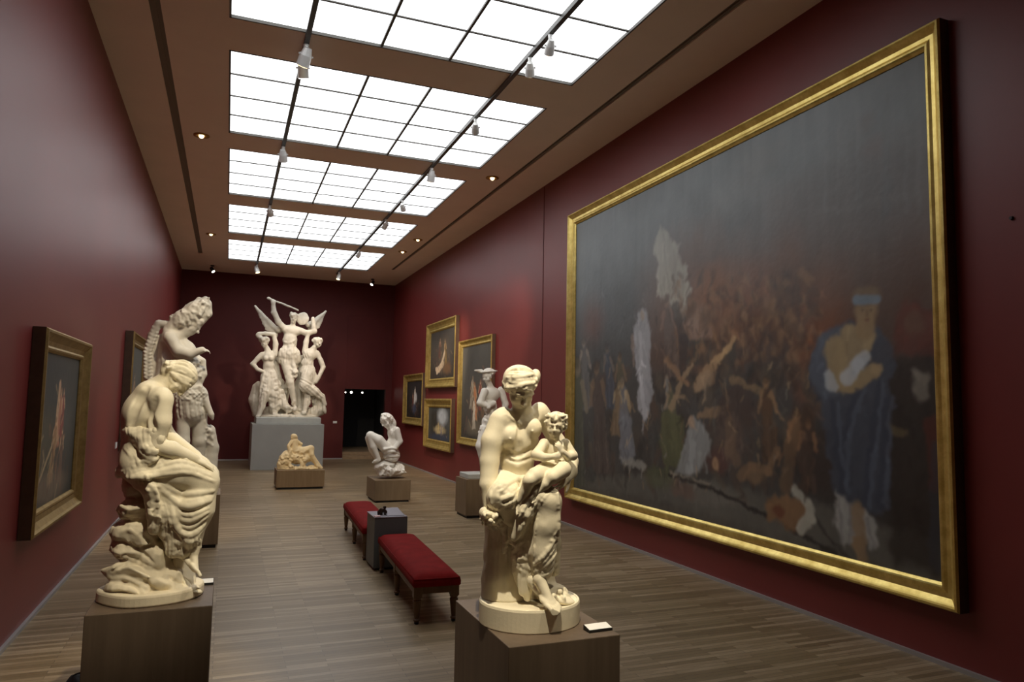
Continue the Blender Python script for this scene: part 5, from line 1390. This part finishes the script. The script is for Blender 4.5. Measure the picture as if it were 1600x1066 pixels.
    PL([(1385, 560), (1470, 550), (1472, 900), (1395, 880), (1380, 720)], (34, 27, 22), .85, .08); PL([(1428, 580), (1450, 576), (1452, 620), (1432, 632), (1424, 610)], (100, 94, 86), .8, .03); ST([(1455, 660), (1460, 760)], .06, .05, (70, 28, 16), .7)
    ST([(1390, 670), (1412, 678)], .05, .03, (84, 72, 46), .7); ST([(1462, 700), (1465, 880)], .05, .08, (40, 42, 50), .6)
    # tall woman in blue
    PL([(1300, 512), (1330, 500), (1345, 508), (1375, 512), (1392, 530), (1400, 570), (1388, 610), (1392, 680), (1392, 760), (1378, 800), (1355, 800), (1325, 790), (1304, 770), (1292, 700), (1284, 640), (1268, 600), (1266, 560), (1278, 530)], (50, 55, 66), .95, .04)
    PL([(1278, 530), (1300, 512), (1320, 505), (1300, 540), (1296, 590), (1320, 610), (1290, 625), (1268, 600), (1266, 560)], (64, 70, 82), .8, .03)
    PL([(1320, 506), (1345, 512), (1368, 520), (1365, 545), (1340, 560), (1322, 585), (1306, 600), (1300, 560), (1306, 525)], (124, 106, 76), .92, .03)
    ST([(1304, 545), (1308, 595), (1330, 600), (1366, 578)], .13, .07, (122, 104, 74), .92); BL(1366, 577, .06, .05, (130, 110, 80), .9)
    ST([(1322, 588), (1340, 568), (1352, 555)], .08, .06, (142, 146, 152), .8); ST([(1294, 585), (1300, 602)], .06, .07, (136, 140, 146), .8)
    ST([(1353, 490), (1352, 512)], .08, .11, (114, 94, 66), .95); BL(1354, 482, .125, .17, (116, 94, 66), .95); BL(1353, 462, .16, .10, (96, 76, 52), .9); ST([(1337, 468), (1370, 466)], .045, .045, (88, 104, 120), .9)
    BL(1348, 484, .02, .012, (56, 42, 32), .8); BL(1361, 484, .02, .012, (56, 42, 32), .8); ST([(1355, 484), (1355, 492)], .012, .016, (92, 70, 48), .8); BL(1355, 499, .03, .012, (84, 44, 34), .8)
    for q in ([(1340, 610), (1318, 680), (1315, 760)], [(1372, 600), (1360, 700), (1350, 790)], [(1300, 630), (1306, 700), (1316, 770)], [(1384, 620), (1380, 720), (1376, 790)]):
        ST(q, .03, .04, (40, 45, 58), .7); ST([(a+9, b) for a, b in q], .02, .03, (68, 76, 92), .5)
    PL([(1306, 768), (1325, 785), (1350, 795), (1368, 815), (1375, 850), (1362, 862), (1345, 830), (1335, 850), (1318, 856), (1306, 820)], (126, 124, 122), .9, .03); ST([(1340, 800), (1342, 850), (1350, 872)], .08, .06, (112, 90, 66), .85)
    for q in ([(1312, 780), (1316, 850)], [(1356, 810), (1364, 855)], [(1328, 790), (1328, 850)]): ST(q, .015, .02, (92, 90, 92), .6)
    for i in range(260):    # broken brushwork over everything in the lower half
        u = rng.uniform(900, 1290); v = rng.uniform(440, 775); x, y = bp(u, v); i_, j_ = int(x/c.res), int(y/c.res)
        if not (0 < i_ < c.nx and 0 < j_ < c.ny): continue
        q = c.I[j_, i_]*rng.choice([.55, .7, 1.35, 1.6]); d = rng.uniform(-1, 1); l = rng.uniform(.04, .18)
        c.stroke([(x, y), (x+l*math.sin(d), y-l*math.cos(d))], rng.uniform(.010, .035), .01, tuple(q), .6, .7)
    # edges broken up by the brush, softened, slightly greyed
    wx = c.noise(.10, 4)*.055; wy = c.noise(.10, 4)*.055
    ii = np.clip(((c.X+wx)/c.res).astype(int), 0, c.nx-1); jj = np.clip(((c.Y+wy)/c.res).astype(int), 0, c.ny-1)
    W_ = c.I[jj, ii]; al = np.where((np.hypot(c.X-bp(1350, 500)[0], (c.Y-bp(1350, 500)[1])*1.) < .45), .1, .75)[..., None]
    c.I = c.I*(1-al)+W_*al
    bl = c.I.copy()
    for _ in range(2): bl = (bl+np.roll(bl, 1, 0)+np.roll(bl, -1, 0)+np.roll(bl, 1, 1)+np.roll(bl, -1, 1))/5
    c.I = bl
    g = c.I.mean(2, keepdims=True); c.I = (g+(c.I-g)*.9)*np.array([.97, 1.0, .96])
    c.mix(np.clip((T-.50)*2.4+.3*n, 0, 1)*.6, L(100, 106, 108))  # skylight sheen painted in as a grey veil over the upper canvas
    c.I *= (1+.16*c.noise(.5, 6))[..., None]*(1+.08*c.noise(.3, 3, 3, .3))[..., None]
    return c
framed('R', 4.14, 11.36, .485, 5.47, PROF_BIG, 'giant gilt-framed history painting with a tall woman in blue, right wall', big_picture)
# ---- smaller generic pictures
def small_picture(seed, bg, items):
    def f(w_, h_):
        c = Canvas(w_, h_, .016, lin(*bg, 1.7), seed)
        n = c.noise(.8, 5); c.I *= (1+.5*n)[..., None]
        c.mix(np.clip(1.1-c.Y/h_*2.2+.4*n, 0, 1)*.6, lin(*[int(q*.55) for q in bg], 1.7))
        for it in items:
            if it[0] == 'b': _, x, y, rx, ry, col, a = it; c.blob(x*w_, y*h_, rx*w_, ry*h_, lin(*col, 1.7), a, soft=.8)
            if it[0] == 'p': _, x, y, h, robe, skin, ln = it; c.person(x*w_, y*h_, h*h_, lin(*robe, 1.7), lin(*skin, 1.7), ln, None, .9)
            if it[0] == 's': _, pts, a_, b_, col = it; c.stroke([(p*w_, q*h_) for p, q in pts], a_*h_, b_*h_, lin(*col, 1.7), .85)
        rng = random.Random(seed)
        for i in range(60):
            x, y = rng.gauss(.5, .2)*w_, rng.gauss(.38, .16)*h_; l = rng.uniform(.05, .15)*h_; d = rng.uniform(-1, 1)
            c.stroke([(x, y), (x+l*math.sin(d), y-l*math.cos(d))], .012*h_, .006*h_, lin(*rng.choice([(150, 130, 100), (90, 60, 45), (60, 55, 50), (130, 90, 70)]), 1.7), .5)
        return c
    return f
SK = (168, 140, 110)
framed('R', 18.05, 21.05, 2.50, 4.40, frame_prof(.27, .12), 'upper gilt-framed painting of pale reclining figures above a smaller frame', small_picture(2, (62, 58, 52),
    [('b', .55, .5, .2, .35, (84, 74, 60), .6), ('p', .38, .4, .45, (90, 60, 50), SK, .1), ('s', [(.3, .15), (.5, .3), (.6, .55)], .07, .05, (190, 170, 140)), ('s', [(.25, .2), (.4, .18), (.55, .3)], .05, .06, (180, 160, 132)), ('p', .66, .3, .5, (110, 90, 50), SK, -.2), ('b', .7, .2, .15, .12, (110, 80, 50), .6)]))
framed('R', 18.27, 21.07, .77, 2.19, frame_prof(.25, .12), 'lower gilt-framed painting with a pale sky gap between dark trees', small_picture(3, (60, 62, 60),
    [('b', .62, .72, .2, .25, (165, 170, 172), .8), ('b', .25, .55, .16, .4, (44, 44, 38), .8), ('s', [(.3, .1), (.32, .9)], .04, .03, (40, 36, 30)), ('b', .52, .32, .22, .12, (176, 160, 120), .8), ('p', .45, .22, .35, (180, 160, 100), SK, .1), ('p', .6, .2, .3, (70, 80, 120), SK, -.1), ('b', .5, .1, .5, .1, (50, 60, 80), .6)]))
framed('R', 21.35, 23.90, 1.355, 2.975, frame_prof(.23, .12), 'leftmost gilt-framed painting on the right wall, white figure on black ground', small_picture(4, (36, 34, 34),
    [('p', .5, .35, .5, (190, 185, 178), SK, .05), ('p', .42, .3, .4, (110, 60, 50), SK, -.15), ('b', .5, .25, .12, .12, (60, 70, 90), .8), ('b', .56, .55, .08, .12, (200, 196, 190), .8)]))
framed('R', 15.27, 17.80, 1.05, 3.67, frame_prof(.17, .10), 'tall gilt-framed painting partly hidden behind the hatted statue', small_picture(5, (74, 72, 66),
    [('b', .5, .85, .5, .3, (64, 64, 60), .6), ('p', .35, .32, .35, (150, 140, 120), SK, .1), ('p', .5, .2, .4, (168, 110, 70), SK, -.1), ('p', .62, .3, .32, (120, 60, 50), SK, .1), ('p', .45, .1, .35, (190, 180, 160), SK, 0), ('b', .5, .12, .3, .08, (120, 110, 90), .5), ('p', .75, .15, .4, (90, 80, 60), SK, -.1)]))
framed('L', 7.40, 9.66, .84, 2.70, frame_prof(.20, .12), 'gilt-framed dark painting on the left wall nearest the camera', small_picture(6, (58, 60, 58),
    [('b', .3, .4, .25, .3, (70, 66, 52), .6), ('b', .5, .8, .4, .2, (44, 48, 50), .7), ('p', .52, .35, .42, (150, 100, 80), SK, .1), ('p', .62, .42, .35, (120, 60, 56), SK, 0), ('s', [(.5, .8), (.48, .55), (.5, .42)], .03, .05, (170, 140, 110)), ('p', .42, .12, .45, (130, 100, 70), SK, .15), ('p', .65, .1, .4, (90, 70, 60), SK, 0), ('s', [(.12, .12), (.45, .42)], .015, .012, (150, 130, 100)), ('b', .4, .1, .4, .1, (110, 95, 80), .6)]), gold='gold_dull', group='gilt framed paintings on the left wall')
framed('L', 13.40, 16.0, 1.2, 3.19, frame_prof(.20, .14), 'dull gilt-framed painting on the left wall half hidden behind the statues', small_picture(7, (58, 60, 58),
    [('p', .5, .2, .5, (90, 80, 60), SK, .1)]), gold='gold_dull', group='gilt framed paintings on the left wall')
